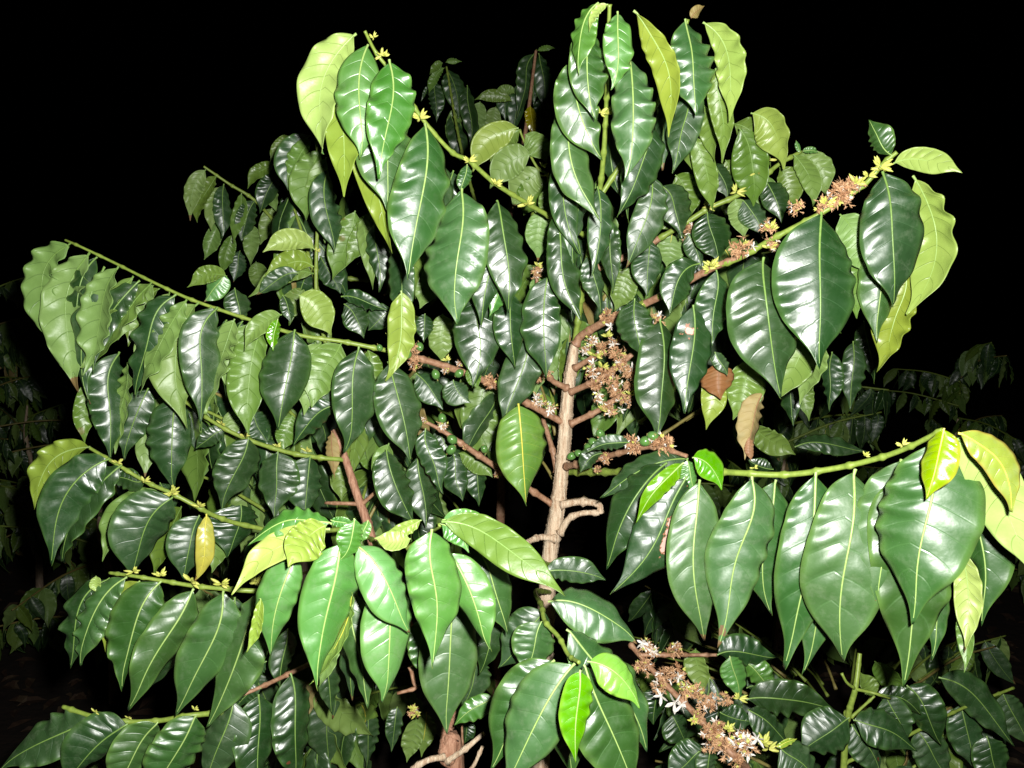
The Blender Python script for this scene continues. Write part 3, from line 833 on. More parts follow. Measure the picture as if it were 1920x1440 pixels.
B([(1062, 875, 1.18), (1100, 866, 1.12), (1160, 850, 1.06), (1225, 838, 1.0), (1288, 855, .95)], [6, 3.5], mat=brown_stem, clusters=[(1130, 828, .8), (1183, 829, 1.1), (1190, 838, .9), (1246, 836, 1.2), (1135, 860, .7), (1120, 880, .5), (1235, 830, .9)],
  berries=[(1105, 841, 1.15), (1098, 858, 1.1), (1072, 855, 1.0), (1112, 829, 1), (1126, 813, 1), (1211, 827, 1.15), (1225, 818, 1.1), (1085, 850, .9)],
  leaves=[(1290, 860, 1128, 938, 62, 'T', 20, -.22, .97, {'wave': .8}), (1250, 868, 1140, 1072, 98, 'T', 8, -.22, .96), (1288, 893, 1147, 1117, 112, 'TB', 5, .1, .92, {'fold': .35, 'wave': .6}),
          (1282, 868, 1192, 982, 40, 'TY', 5, -.12, .87, {'wave': .6}), (1298, 858, 1354, 918, 56, 'TY', 0, .35, .89, {'wave': .6}), (1180, 830, 1100, 850, 34, 'T', 10, -.2, 1.02), (1130, 850, 1085, 885, 36, 'T', 10, -.2, 1.08),
          (1288, 862, 1302, 925, 36, 'TM', 0, 0, .93)])
B([(1052, 946, 1.18), (1090, 940, 1.17), (1122, 946, 1.16), (1126, 962, 1.16)], [7, 5.5], mat=bark)
B([(1050, 1000, 1.18), (1068, 972, 1.17), (1095, 962, 1.16), (1124, 962, 1.155)], [6, 4.5], mat=bark)
B([(1040, 1010, 1.18), (1010, 1008, 1.17), (978, 1022, 1.14)], [7, 5], mat=bark)
B([(1035, 945, 1.19), (940, 882, 1.16), (870, 835, 1.13), (830, 808, 1.12), (788, 786, 1.11)], [5.5, 5, 3], mat=brown_stem, leaves=[
    (724, 842, 776, 982, 74, 'T', 0, -.1, 1.05, {'fold': .35}), (730, 830, 760, 970, 60, 'U', 15, -.15, 1.07), (782, 855, 800, 990, 66, 'T', 0, 0, 1.10), (798, 803, 830, 928, 52, 'T', 0, -.05, 1.06, {'fold': .3}),
    (850, 850, 868, 940, 50, 'T', 0, -.05, 1.2), (820, 800, 850, 900, 60, 'T', 0, .1, 1.22), (890, 860, 902, 950, 44, 'T', 0, 0, 1.22), (900, 780, 935, 860, 66, 'T', 0, .1, 1.25), (860, 850, 925, 895, 44, 'U', 0, .2, 1.2),
    (972, 757, 988, 950, 104, 'TX', 3, .02, 1.01, {'fold': .22, 'wave': .5})],
  clusters=[(830, 798, .7, 1), (872, 838, .35), (932, 888, .5), (795, 788, .4, 1)], berries=[(829, 784, 1), (848, 824, 1.1), (846, 843, 1.15), (908, 842, .9)], flowers=[(828, 796, .7)])
# near branch at right with the largest leaves
B([(1060, 885, 1.22), (1180, 885, 1.08), (1300, 882, .96), (1375, 886, .90), (1470, 890, .87), (1560, 879, .84), (1640, 861, .81), (1700, 840, .78), (1768, 806, .74)], [6, 5.6, 5.2, 4.4], leaves=[
    (1312, 900, 1320, 1210, 104, 'T', 0, -.1, .895, {'fold': .25, 'wave': .4}), (1410, 893, 1340, 1212, 114, 'T', 5, .06, .865, {'fold': .25, 'wave': .5}), (1455, 900, 1436, 1155, 92, 'T', 0, -.05, .885, {'wave': .7}),
    (1530, 886, 1481, 1256, 124, 'T', 0, .03, .83, {'fold': .2, 'wave': .6}), (1548, 1000, 1512, 1266, 84, 'T', 0, .05, .86), (1604, 880, 1580, 1250, 160, 'T', 0, -.06, .80, {'fold': .16, 'wave': .5}),
    (1690, 862, 1640, 1145, 128, 'T', 0, -.04, .79, {'wave': 1.0}), (1700, 880, 1712, 1292, 150, 'T', 0, 0, .775, {'wave': 1.0, 'fold': .15}), (1750, 828, 1716, 1172, 184, 'TN', 0, .0, .72, {'fold': .14, 'wave': .8}),
    (1770, 803, 1736, 936, 68, 'TG', 0, .05, .685, {'wave': .6}), (1797, 812, 1904, 960, 66, 'TL', 5, .3, .67, {'wave': .3}), (1797, 822, 1950, 1085, 104, 'UM', 5, .08, .70, {'wave': .3}),
    (1800, 900, 1830, 1175, 84, 'T', 10, .18, .83, {'wave': 1.2}), (1800, 1030, 1816, 1226, 54, 'UM', 10, .08, .83, {'wave': 1.0}), (1812, 1140, 1812, 1262, 34, 'U', 10, 0, .85), (1765, 1040, 1752, 1238, 50, 'T', 10, 0, .86),
    (1410, 795, 1492, 852, 52, 'U', 10, -.1, 1.3), (1490, 838, 1625, 850, 40, 'T', 10, .15, 1.35), (1450, 880, 1400, 860, 30, 'T', 0, .2, 1.1), (1400, 840, 1385, 780, 30, 'U', 0, .2, 1.3)],
  buds=[(1415, 878, .5), (1622, 855, .7), (1692, 835, .7)])
# lower centre tuft
B([(1030, 1110, 1.2), (1005, 1110, 1.08), (1015, 1135, .95), (1022, 1165, .90), (1048, 1195, .87), (1066, 1228, .84), (1086, 1242, .81)], [4.5, 4, 3.5], leaves=[
    (1022, 1072, 1138, 1086, 52, 'T', 15, .12, .97, {'wave': .9}), (1028, 1128, 1198, 1204, 98, 'T', 10, .2, .89, {'wave': .6}), (1062, 1180, 1215, 1415, 112, 'T', 5, .16, .86), (1016, 1165, 984, 1270, 90, 'T', 0, 0, .90),
    (1078, 1244, 945, 1485, 120, 'T', 3, -.1, .775, {'fold': .3, 'wave': .4}), (1040, 1238, 925, 1450, 100, 'T', 5, -.15, .82), (1088, 1256, 1080, 1434, 64, 'TY', 0, 0, .72, {'wave': .5}),
    (1102, 1240, 1202, 1328, 72, 'TY', 0, .25, .75, {'wave': .4}), (1095, 1246, 1195, 1485, 130, 'T', 0, -.02, .79, {'wave': .6}), (1060, 1320, 1072, 1465, 66, 'T', 0, 0, .86), (925, 1308, 850, 1360, 44, 'TM', 0, -.1, 1.0),
    (1022, 1145, 935, 1254, 92, 'T', 5, 0, .95)])
B([(1030, 1060, 1.19), (960, 1030, 1.05), (880, 1000, .88), (824, 984, .76)], [5, 4, 3], leaves=[
    (810, 992, 818, 1249, 106, 'TM', 0, .02, .73, {'fold': .12, 'wave': .8}), (842, 1036, 914, 1228, 74, 'TM', 0, .12, .77, {'wave': .6}), (828, 978, 1056, 1118, 82, 'U', 5, .16, .74, {'wave': .4}),
    (826, 982, 880, 1036, 50, 'TM', 10, .3, .75), (830, 975, 930, 1010, 44, 'TM', 20, .25, .76), (880, 1020, 952, 1194, 82, 'T', 5, .15, .90, {'wave': .6}), (850, 1120, 832, 1378, 116, 'T', 0, .02, .90, {'fold': .1, 'wave': .5}),
    (795, 1160, 800, 1275, 56, 'T', 0, -.1, .93), (930, 1130, 905, 1270, 60, 'T', 10, 0, 1.0), (900, 1230, 870, 1330, 70, 'T', 10, 0, 1.05)])

# ------------------------------------------------------------------ second shrub, left
left = Shrub(862, 1440, 1.10, 'coffee shrub left of the pale trunk with thin brown stem and rows of drooping leaves')
left.trunk([(855, 1470, 1.08), (838, 1425, 1.06), (836, 1385, 1.07), (842, 1320, 1.12), (800, 1230, 1.16), (740, 1130, 1.15), (708, 1050, 1.13), (688, 980, 1.12), (665, 915, 1.12), (648, 862, 1.12), (628, 805, 1.13)], [15, 13, 11, 9.5, 9, 9, 8.5, 7.5, 6.5, 5], mat=stem_bark, name='trunk', ridges=.1, sides=16)
B = left.branch
B([(675, 945, 1.12), (645, 944, 1.12), (610, 943, 1.13)], [4, 3], mat=brown_stem)
B([(680, 944, 1.12), (716, 912, 1.10)], [4, 3], mat=brown_stem)
B([(650, 868, 1.12), (660, 810, 1.2), (690, 800, 1.25)], [4, 3], leaves=[(690, 818, 712, 902, 66, 'U', 5, 0, 1.24), (640, 862, 640, 938, 44, 'U', 0, 0, 1.25), (622, 808, 624, 898, 30, 'TK', 30, 0, 1.12), (700, 830, 668, 880, 40, 'T', 0, 0, 1.3)])
B([(648, 862, 1.12), (600, 858, 1.12), (540, 848, 1.12), (460, 822, 1.12), (395, 788, 1.12), (330, 738, 1.13), (285, 700, 1.14)], [4.5, 4, 2.5], leaves=[
    (332, 742, 323, 922, 80, 'T', 3, -.04, 1.09, {'fold': .25}), (292, 768, 272, 895, 50, 'U', 5, -.05, 1.12), (278, 728, 228, 864, 62, 'T', 12, -.06, 1.10), (224, 660, 212, 864, 74, 'T', 15, -.16, 1.07, {'wave': 1.4}),
    (240, 680, 216, 850, 50, 'U', 55, 0, 1.06, {'wave': 1.6}), (168, 715, 160, 832, 46, 'U', 5, -.1, 1.1), (466, 820, 413, 957, 84, 'T', 3, 0, 1.11), (521, 846, 514, 972, 82, 'T', 0, 0, 1.10), (582, 855, 572, 972, 78, 'T', 0, 0, 1.11),
    (628, 758, 548, 834, 56, 'T', 5, -.15, 1.06), (548, 778, 527, 848, 50, 'U', 0, 0, 1.14), (422, 805, 366, 842, 36, 'T', 10, -.1, 1.13), (330, 720, 395, 800, 30, 'U', 20, .1, 1.15), (430, 770, 440, 820, 36, 'U', 0, 0, 1.16), (470, 770, 500, 830, 56, 'T', 0, 0, 1.18)],
  buds=[(458, 818, .8), (520, 838, .8), (415, 795, .9), (575, 846, 1.0)])
B([(690, 985, 1.12), (560, 1000, 1.12), (460, 985, 1.08), (405, 968, 1.05), (370, 950, 1.03), (320, 924, 1.02), (275, 904, 1.02), (215, 868, 1.02), (165, 838, 1.03)], [4.5, 4, 3], leaves=[
    (168, 838, 62, 955, 66, 'UM', 28, -.42, 1.0, {'wave': 1.4}), (205, 860, 97, 1062, 88, 'T', 5, -.32, .99, {'wave': 1.0, 'fold': .25}), (228, 872, 108, 1058, 76, 'T', 38, -.2, 1.0, {'wave': 1.7}),
    (272, 900, 205, 888, 44, 'T', 0, .15, 1.03), (324, 932, 240, 1084, 114, 'T', 5, -.14, 1.0, {'fold': .35, 'wave': .7}), (304, 925, 194, 1052, 66, 'U', 20, -.34, 1.04, {'wave': 1.2}),
    (374, 966, 345, 1092, 90, 'T', 0, -.1, 1.02, {'wave': .6}), (387, 964, 366, 1094, 36, 'TO', 0, .1, .995, {'wave': .6}), (452, 945, 430, 1048, 104, 'T', 0, .06, 1.08), (340, 950, 290, 1080, 66, 'U', 30, -.1, 1.08), (408, 980, 400, 1075, 60, 'U', 10, 0, 1.1),
    (480, 1000, 470, 1100, 80, 'T', 0, 0, 1.12), (300, 905, 330, 960, 44, 'T', 10, 0, 1.1)], buds=[(221, 868, .8), (271, 902, .8), (322, 926, 1.3), (374, 950, 1.2), (326, 920, 1)])
B([(700, 1060, 1.13), (600, 1105, 1.02), (490, 1108, .95), (420, 1104, .94), (360, 1098, .94), (300, 1088, .94), (250, 1080, .94), (205, 1074, .95)], [4.5, 4, 3], leaves=[
    (206, 1084, 132, 1258, 66, 'T', 28, -.32, .945, {'wave': 1.8}), (238, 1082, 146, 1254, 72, 'T', 30, -.22, .93, {'wave': 1.6}), (262, 1090, 196, 1222, 54, 'UM', 30, -.22, .94, {'wave': 1.3}),
    (302, 1090, 222, 1294, 92, 'T', 5, -.12, .92, {'fold': .3}), (363, 1104, 243, 1338, 88, 'T', 12, -.04, .91, {'fold': .3}), (419, 1108, 338, 1342, 96, 'T', 5, .06, .90, {'fold': .35, 'wave': .6}), (483, 1108, 388, 1370, 96, 'T', 8, .06, .90, {'fold': .35, 'wave': .8}),
    (335, 1175, 265, 1305, 64, 'T', 5, 0, 1.05), (350, 1110, 318, 1210, 30, 'U', 20, 0, .96), (180, 1080, 182, 1112, 24, 'UM', 20, 0, .93), (440, 1120, 470, 1330, 70, 'T', 20, 0, 1.0)],
  buds=[(250, 1072, 1), (302, 1080, 1.1), (358, 1090, 1.4), (415, 1096, 1.3), (480, 1092, 1.5)])
B([(545, 1380, 1.1), (450, 1340, 1.0), (370, 1340, .95), (300, 1351, .95), (240, 1353, .95), (180, 1345, .95), (118, 1325, .96)], [5, 4.5, 4], leaves=[
    (176, 1350, -5, 1445, 90, 'T', 8, -.1, .95), (240, 1357, 120, 1475, 98, 'T', 3, -.1, .94, {'fold': .3}), (296, 1354, 218, 1490, 84, 'T', 3, -.1, .93), (368, 1342, 288, 1500, 100, 'T', 3, -.05, .92, {'fold': .3}), (330, 1350, 340, 1470, 60, 'T', 0, 0, 1.0)],
  buds=[(178, 1335, .7), (240, 1346, .5), (365, 1330, .6)])
B([(705, 1180, 1.13), (620, 1225, 1.08), (545, 1262, 1.04), (485, 1290, 1.0), (432, 1312, .98)], [4.5, 4, 3], mat=brown_stem, leaves=[
    (438, 1312, 385, 1480, 90, 'T', 3, 0, .97, {'fold': .3}), (485, 1302, 488, 1495, 86, 'T', 0, 0, .98, {'fold': .35}), (545, 1262, 552, 1480, 78, 'T', 0, .08, 1.0), (540, 1178, 525, 1292, 50, 'T', 0, 0, 1.04), (612, 1235, 622, 1340, 46, 'T', 0, 0, 1.06),
    (490, 1290, 440, 1330, 30, 'T', 10, -.2, 1.0), (500, 1240, 455, 1290, 40, 'T', 10, -.2, 1.06)])
# near bright tuft in the middle
B([(712, 1080, 1.12), (720, 1050, 1.0), (700, 1015, .88), (672, 1000, .77)], [5, 4, 3], leaves=[
    (622, 982, 462, 1018, 54, 'TM', 10, -.25, .75), (618, 992, 437, 1115, 66, 'UM', 15, -.22, .735, {'wave': .8}), (612, 985, 538, 1062, 84, 'UM', 0, -.15, .725, {'wave': 1.2}), (560, 1036, 511, 1232, 78, 'TM', 0, -.15, .78, {'fold': .3, 'wave': .5}),
    (640, 1016, 588, 1295, 112, 'TM', 3, .0, .74, {'fold': .35, 'wave': .5}), (664, 1090, 590, 1290, 54, 'UX', 45, .08, .76), (664, 972, 637, 1052, 54, 'TM', 0, .2, .74), (668, 1022, 770, 1190, 88, 'TM', 0, .14, .75, {'fold': .2, 'wave': .6}),
    (724, 1080, 726, 1322, 104, 'TM', 0, .05, .78, {'fold': .25, 'wave': .5}), (770, 1010, 702, 1008, 44, 'UM', 10, .2, .80), (790, 975, 712, 1010, 30, 'UM', 20, 0, .82), (668, 1110, 692, 1328, 80, 'T', 0, -.1, .88, {'fold': .3}),
    (488, 1122, 463, 1222, 26, 'UM', 15, .1, .76), (690, 975, 672, 1020, 26, 'TM', 20, 0, .76), (650, 1120, 660, 1320, 60, 'T', 30, 0, .95), (620, 975, 668, 985, 24, 'TM', 20, 0, .77), (635, 1190, 600, 1290, 40, 'U', 20, 0, .92)])
# mid left tufts behind the top left leaves
B([(660, 840, 1.2), (600, 600, 1.22), (593, 545, 1.22), (594, 455, 1.22), (600, 330, 1.22), (592, 258, 1.22)], [4, 3.5, 3], leaves=[
    (582, 254, 540, 357, 50, 'T', 10, -.3, 1.22), (586, 262, 541, 347, 40, 'U', 30, -.18, 1.21, {'wave': 1.3}), (602, 280, 578, 415, 62, 'U', 15, -.22, 1.20, {'wave': 1.2}), (612, 295, 612, 455, 50, 'U', 20, -.18, 1.19, {'wave': 1.2}), (614, 318, 631, 475, 60, 'T', 0, -.1, 1.17),
    (666, 395, 628, 527, 66, 'U', 5, 0, 1.2), (694, 395, 646, 497, 50, 'U', 10, .1, 1.19), (682, 405, 703, 543, 42, 'U', 15, 0, 1.18), (702, 415, 713, 548, 46, 'T', 0, 0, 1.17), (590, 468, 493, 474, 46, 'UM', 10, -.42, 1.17), (588, 500, 495, 520, 50, 'UM', 5, -.32, 1.18),
    (588, 513, 468, 560, 44, 'U', 10, -.25, 1.2), (560, 512, 484, 556, 38, 'T', 10, -.2, 1.17), (560, 553, 622, 630, 68, 'UM', 0, .18, 1.12, {'wave': .5}), (530, 553, 546, 608, 28, 'T', 0, .1, 1.1), (600, 480, 640, 550, 50, 'T', 0, 0, 1.3), (570, 540, 520, 600, 50, 'U', 0, 0, 1.3)], buds=[(594, 470, .6)])

# ------------------------------------------------------------------ shrub behind, dimmer
back = Shrub(930, 1300, 2.1, 'dim coffee shrub standing behind, its tips between the two tall shoots')
back.trunk([(930, 1300, 2.1), (940, 900, 2.0), (945, 500, 1.9), (985, 250, 1.9), (1005, 95, 1.95)], [9, 8, 6, 4, 2.5], mat=brown_stem, ridges=.05, sides=10)
B = back.branch
B([(960, 520, 1.75), (640, 520, 1.72), (540, 440, 1.68), (478, 376, 1.62), (430, 345, 1.60), (382, 312, 1.58)], [4, 3, 2], leaves=[
    (386, 318, 357, 414, 38, 'U', 20, -.22), (406, 330, 368, 418, 36, 'U', 25, -.15), (413, 350, 394, 432, 34, 'U', 10, -.1), (420, 345, 418, 447, 36, 'T', 10, 0), (453, 362, 438, 457, 34, 'U', 20, 0), (478, 376, 452, 452, 42, 'T', 10, -.1),
    (412, 415, 384, 488, 34, 'U', 10, 0, 1.65), (435, 440, 415, 515, 32, 'U', 10, 0, 1.65), (514, 308, 463, 354, 30, 'U', 15, -.2, 1.58), (541, 254, 508, 306, 24, 'U', 15, -.2, 1.55), (522, 322, 488, 402, 42, 'T', 10, -.1, 1.6), (500, 330, 520, 400, 34, 'U', 20, 0, 1.65),
    (510, 390, 490, 460, 36, 'U', 10, 0, 1.66), (470, 420, 470, 500, 34, 'U', 15, 0, 1.67), (540, 360, 545, 430, 36, 'T', 10, 0, 1.65), (560, 400, 520, 480, 36, 'T', 10, 0, 1.68), (450, 470, 440, 530, 34, 'T', 10, 0, 1.7), (480, 490, 490, 555, 40, 'U', 10, 0, 1.7), (525, 440, 540, 500, 36, 'T', 10, 0, 1.68)])
B([(945, 560, 1.9), (870, 300, 1.95), (837, 125, 2.05)], [3.5, 2], leaves=[
    (838, 130, 862, 222, 46, 'T', 0, .1, 2.05), (876, 160, 882, 275, 38, 'T', 5, .05, 2.0), (833, 127, 804, 176, 20, 'U', 20, -.2, 2.0), (830, 118, 806, 140, 18, 'U', 20, -.2, 2.0), (836, 117, 866, 116, 13, 'U', 20, .2, 2.0),
    (815, 150, 820, 230, 32, 'T', 5, 0, 2.1), (855, 200, 850, 290, 34, 'U', 20, 0, 2.1), (845, 215, 880, 320, 38, 'T', 5, 0, 2.1), (900, 190, 895, 260, 36, 'U', 5, 0, 2.1), (805, 160, 790, 190, 10, 'T', 5, 0, 2.1)])
B([(960, 400, 1.9), (985, 250, 1.92), (1006, 93, 2.0)], [3, 1.5], leaves=[
    (1010, 100, 1020, 208, 38, 'T', 0, .1, 2.0), (1002, 100, 976, 224, 34, 'T', 10, -.1, 2.0), (1008, 95, 1042, 90, 12, 'U', 20, .2, 1.98), (1000, 120, 1000, 200, 24, 'T', 20, 0, 2.05), (994, 198, 1000, 260, 26, 'TO', 0, 0, 1.9),
    (960, 190, 890, 188, 26, 'U', 10, -.3, 2.0), (965, 175, 925, 180, 22, 'U', 15, -.3, 2.05), (945, 160, 950, 230, 32, 'T', 15, 0, 2.1), (930, 200, 915, 260, 34, 'U', 10, 0, 2.1), (1015, 180, 1012, 280, 34, 'T', 5, 0, 2.1), (980, 150, 960, 250, 34, 'T', 10, 0, 2.08), (1025, 190, 1020, 270, 28, 'U', 5, 0, 2.1)])
B([(960, 520, 1.5), (1000, 400, 1.35), (1028, 335, 1.29), (1008, 315, 1.28), (990, 282, 1.28), (974, 243, 1.28)], [3, 2.5, 2], leaves=[
    (972, 240, 886, 322, 60, 'UM', 5, -.34, 1.25, {'wave': .5}), (976, 243, 922, 305, 56, 'U', 5, -.22, 1.27), (996, 290, 918, 354, 66, 'U', 0, -.3, 1.26), (984, 252, 1026, 305, 52, 'U', 5, .2, 1.27), (1012, 318, 958, 388, 66, 'U', 0, -.15, 1.28), (1026, 342, 982, 405, 66, 'U', 0, -.15, 1.29), (1010, 340, 1028, 420, 50, 'U', 0, 0, 1.3)],
  buds=[(1018, 312, .9), (1024, 330, .7)])

# ------------------------------------------------------------------ young shrub, bottom right
young = Shrub(1585, 1440, 1.12, 'coffee shrub at the bottom right with a forked green stem and a flowering brown branch')
young.trunk([(1582, 1440, 1.12), (1590, 1345, 1.10), (1604, 1290, 1.09), (1612, 1225, 1.10)], [6, 5.5, 5, 4], mat=green_stem, ridges=.02, sides=12)
B = young.branch
B([(1604, 1292, 1.09), (1640, 1300, 1.07), (1670, 1310, 1.08)], [3, 2], leaves=[(1660, 1305, 1700, 1400, 60, 'T', 10, .1, 1.1), (1645, 1300, 1730, 1340, 50, 'T', 20, .2, 1.12)])
B([(1596, 1345, 1.1), (1640, 1305, 1.09)], [3, 2], leaves=[(1600, 1350, 1722, 1412, 76, 'T', 5, .15, 1.08), (1592, 1346, 1498, 1412, 94, 'T', 3, 0, 1.09), (1596, 1358, 1655, 1455, 74, 'T', 3, .1, 1.12), (1640, 1305, 1610, 1260, 40, 'U', 20, 0, 1.2)])
B([(1602, 1290, 1.09), (1588, 1280, 1.08), (1578, 1262, 1.08)], [3, 2])
B([(1440, 1480, 1.1), (1385, 1425, .98), (1345, 1385, 1.0), (1300, 1335, 1.03), (1240, 1275, 1.07), (1182, 1208, 1.12)], [6.5, 6, 5], mat=brown_stem, leaves=[
    (1460, 1402, 1540, 1475, 84, 'T', 5, .1, 1.0), (1322, 1402, 1248, 1460, 66, 'T', 0, 0, 1.05), (1330, 1402, 1325, 1480, 44, 'T', 0, 0, 1.03), (1402, 1330, 1482, 1402, 60, 'T', 5, .15, 1.1), (1350, 1335, 1418, 1352, 50, 'T', 5, -.15, 1.1), (1400, 1312, 1575, 1335, 76, 'T', 25, .12, 1.12),
    (1455, 1400, 1495, 1385, 14, 'TG', 20, 0, .97), (1230, 1290, 1225, 1360, 60, 'T', 10, 0, 1.15), (1260, 1340, 1290, 1400, 60, 'T', 10, 0, 1.2)],
  clusters=[(1207, 1250, 1.1), (1243, 1267, 1.1), (1267, 1260, 1.1), (1235, 1290, .9), (1300, 1300, 1.2), (1320, 1315, 1.0), (1333, 1316, 1.0), (1360, 1312, .8), (1285, 1290, .9, 1), (1310, 1345, .8), (1338, 1378, 1.3), (1360, 1400, 1.3), (1335, 1395, 1.1), (1393, 1390, 1.2, 1), (1400, 1400, 1.2, 1), (1345, 1362, .9), (1380, 1425, .8)],
  flowers=[(1240, 1305, 1.2), (1265, 1318, 1.6), (1278, 1322, 1.3), (1385, 1372, 1.2), (1400, 1388, 1.4), (1420, 1385, 1.2), (1272, 1270, 1.1), (1375, 1392, 1.1)], buds=[(1290, 1295, 1.1), (1385, 1310, 1.1), (1432, 1395, 1.6), (1440, 1405, 1.4), (1300, 1352, 1), (1365, 1368, 1.2)])
B([(1198, 1228, 1.1), (1260, 1228, 1.1), (1300, 1228, 1.12), (1345, 1228, 1.12)], [4, 3], mat=brown_stem, leaves=[
    (1368, 1230, 1386, 1314, 54, 'TM', 0, .05, 1.06, {'fold': .3}), (1345, 1228, 1465, 1236, 60, 'T', 20, .12, 1.1), (1304, 1216, 1320, 1304, 50, 'U', 10, 0, 1.14), (1390, 1240, 1450, 1300, 50, 'TM', 15, .15, 1.12), (1400, 1290, 1480, 1300, 60, 'T', 20, .2, 1.2)],
  clusters=[(1212, 1212, .9, 1), (1225, 1222, .8, 1), (1266, 1218, 1.0)], flowers=[(1205, 1206, 1.1), (1228, 1222, 1.0), (1265, 1210, .8)])
B([(1585, 1430, 1.12), (1700, 1380, 1.15), (1800, 1330, 1.2), (1900, 1290, 1.25)], [3.5, 2.5], leaves=[
    (1700, 1285, 1765, 1405, 76, 'T', 10, .1, 1.15), (1760, 1270, 1905, 1400, 66, 'T', 15, .15, 1.2), (1800, 1320, 1830, 1450, 66, 'T', 10, 0, 1.25), (1880, 1300, 1930, 1400, 60, 'T', 10, 0, 1.3), (1720, 1370, 1790, 1470, 70, 'T', 10, 0, 1.2), (1850, 1380, 1880, 1480, 70, 'T', 10, 0, 1.2), (1640, 1240, 1700, 1300, 50, 'U', 30, 0, 1.3)])

# ------------------------------------------------------------------ pale cut stem at the bottom centre
low = Shrub(420, 1440, 1.9, 'low shaded coffee shrub under the lowest drooping rows at the bottom left')
low.trunk([(420, 1440, 1.9), (430, 1250, 1.85), (440, 1120, 1.8)], [12, 9, 6], sides=12)
left.branch([(838, 1428, 1.05), (875, 1402, 1.04), (908, 1374, 1.05)], [5, 3.5], mat=bark)
left.branch([(840, 1450, 1.06), (880, 1445, 1.04), (905, 1400, 1.03)], [4, 3], mat=bark)
left.branch([(832, 1420, 1.05), (805, 1425, 1.04), (772, 1442, 1.04)], [6, 5], mat=bark)
left.branch([(770, 1250, 1.02), (776, 1280, 1.02), (779, 1290, 1.02), (745, 1300, 1.02)], [4, 3], mat=brown_stem)
left.branch([(868, 1440, 1.12), (866, 1350, 1.12)], [2.5, 2], mat=brown_stem, leaves=[(780, 1345, 765, 1430, 44, 'U', 10, 0, 1.25), (745, 1325, 735, 1410, 34, 'T', 10, 0, 1.25), (880, 1350, 870, 1395, 30, 'T', 10, 0, 1.2), (800, 1335, 790, 1420, 44, 'UX', 5, 0, 1.3), (690, 1330, 690, 1440, 44, 'T', 10, 0, 1.3), (650, 1330, 660, 1400, 36, 'T', 10, 0, 1.3)], clusters=[(775, 1335, .7)], buds=[(772, 1330, 1), (780, 1340, 1)])


# ------------------------------------------------------------------ leaf variants shared by the many leaves deeper in
def variant(seed, top, key, L=.14):
    r = random.Random(seed)
    w = L * r.uniform(.36, .44)
    me = leaf_mesh((0, 0, 0), (r.uniform(-.03, .03), -.15 * L if top else .1 * L, -.3 * L), (0, r.uniform(-.01, .03), -L), w, (0, -1, 0), r.uniform(-15, 15), top, seed, hi=False, wave=r.uniform(.5, 1.0))
    for m in PAL[key]:
        me.materials.append(m)
    return me


VT = [variant(900 + i, True, '') for i in range(7)]
VU = [variant(930 + i, False, '') for i in range(6)]
VX = [variant(950, True, 'X'), variant(951, False, 'K'), variant(952, False, 'X')]


def inside(poly, x, y):
    c = False
    j = len(poly) - 1
    for i in range(len(poly)):
        xi, yi = poly[i]; xj, yj = poly[j]
        if (yi > y) != (yj > y) and x < (xj - xi) * (y - yi) / (yj - yi) + xi:
            c = not c
        j = i
    return c


def proj(p):
    v = p - CAM
    d = v.dot(FW)
    return 960 + v.dot(RT) / d * F_PX, 720 - v.dot(UP) / d * F_PX, d


def fill_branch(shrub, a, b, n, poly, r, L=.14, rstem=.003, tr=None, both=True, mat=None):
    """a, b world points; leaves hang in pairs along it, kept inside the region where foliage stands"""
    mid = (a + b) / 2 + Vector((0, 0, .05 * (b - a).length))
    me = tube_mesh('branch', [Vector((0, 0, 0)), mid - a, b - a], [rstem, rstem * .6], sides=7, step=.012, nodes=.25, nodestep=.045, seed=r.randrange(9999))
    o = link('branch', me, [mat or (olive_stem if r.random() < .5 else green_stem)], shrub.e, a - shrub.base)
    cnt = 0
    for k in range(n):
        t = (k + .6) / n
        p = (1 - t) ** 2 * a + 2 * t * (1 - t) * (mid * 2 - (a + b) / 2) + t * t * b
        for s in ((-1, 1) if both else (1,)):
            sc = r.uniform(.7, 1.08) * L / .14
            x, y, d = proj(p)
            q = p + Vector((s * r.uniform(0, .03), r.uniform(-.02, .02), -.14 * sc))
            x2, y2, _ = proj(q)
            if poly and not (inside(poly, x, y) and inside(poly, x2, y2)):
                continue
            g = r.random()
            me = VX[r.randrange(3)] if g < .04 else (VT[r.randrange(7)] if g < .46 else VU[r.randrange(6)])
            lf = link('leaf', me, None, o, p - a)
            lf.rotation_euler = (r.uniform(-.35, .35), -s * r.uniform(-.1, .65), r.uniform(-.9, .9))
            lf.scale = (sc * r.uniform(.9, 1.1), sc, sc)
            cnt += 1
    return cnt


REG_A = [(385, 345), (440, 345), (520, 290), (640, 290), (780, 330), (860, 200), (900, 200), (960, 200), (1010, 230), (1060, 330), (1200, 330), (1320, 300), (1500, 330), (1590, 430), (1620, 540), (1560, 700), (1440, 760), (1270, 800), (1180, 850), (1060, 870), (930, 950), (820, 980), (700, 1000), (520, 980), (330, 960), (260, 840), (190, 720), (150, 560), (210, 545), (350, 600), (520, 600)]
REG_B = [(250, 960), (700, 960), (960, 1000), (1010, 1100), (1000, 1440), (1000, 1700), (-100, 1700), (60, 1420), (330, 1320), (300, 1100)]
REG_C = [(1150, 1210), (1320, 1200), (1500, 1260), (1620, 1290), (1920, 1260), (2100, 1300), (2100, 1700), (1100, 1700), (1120, 1400)]
fr = random.Random(5)


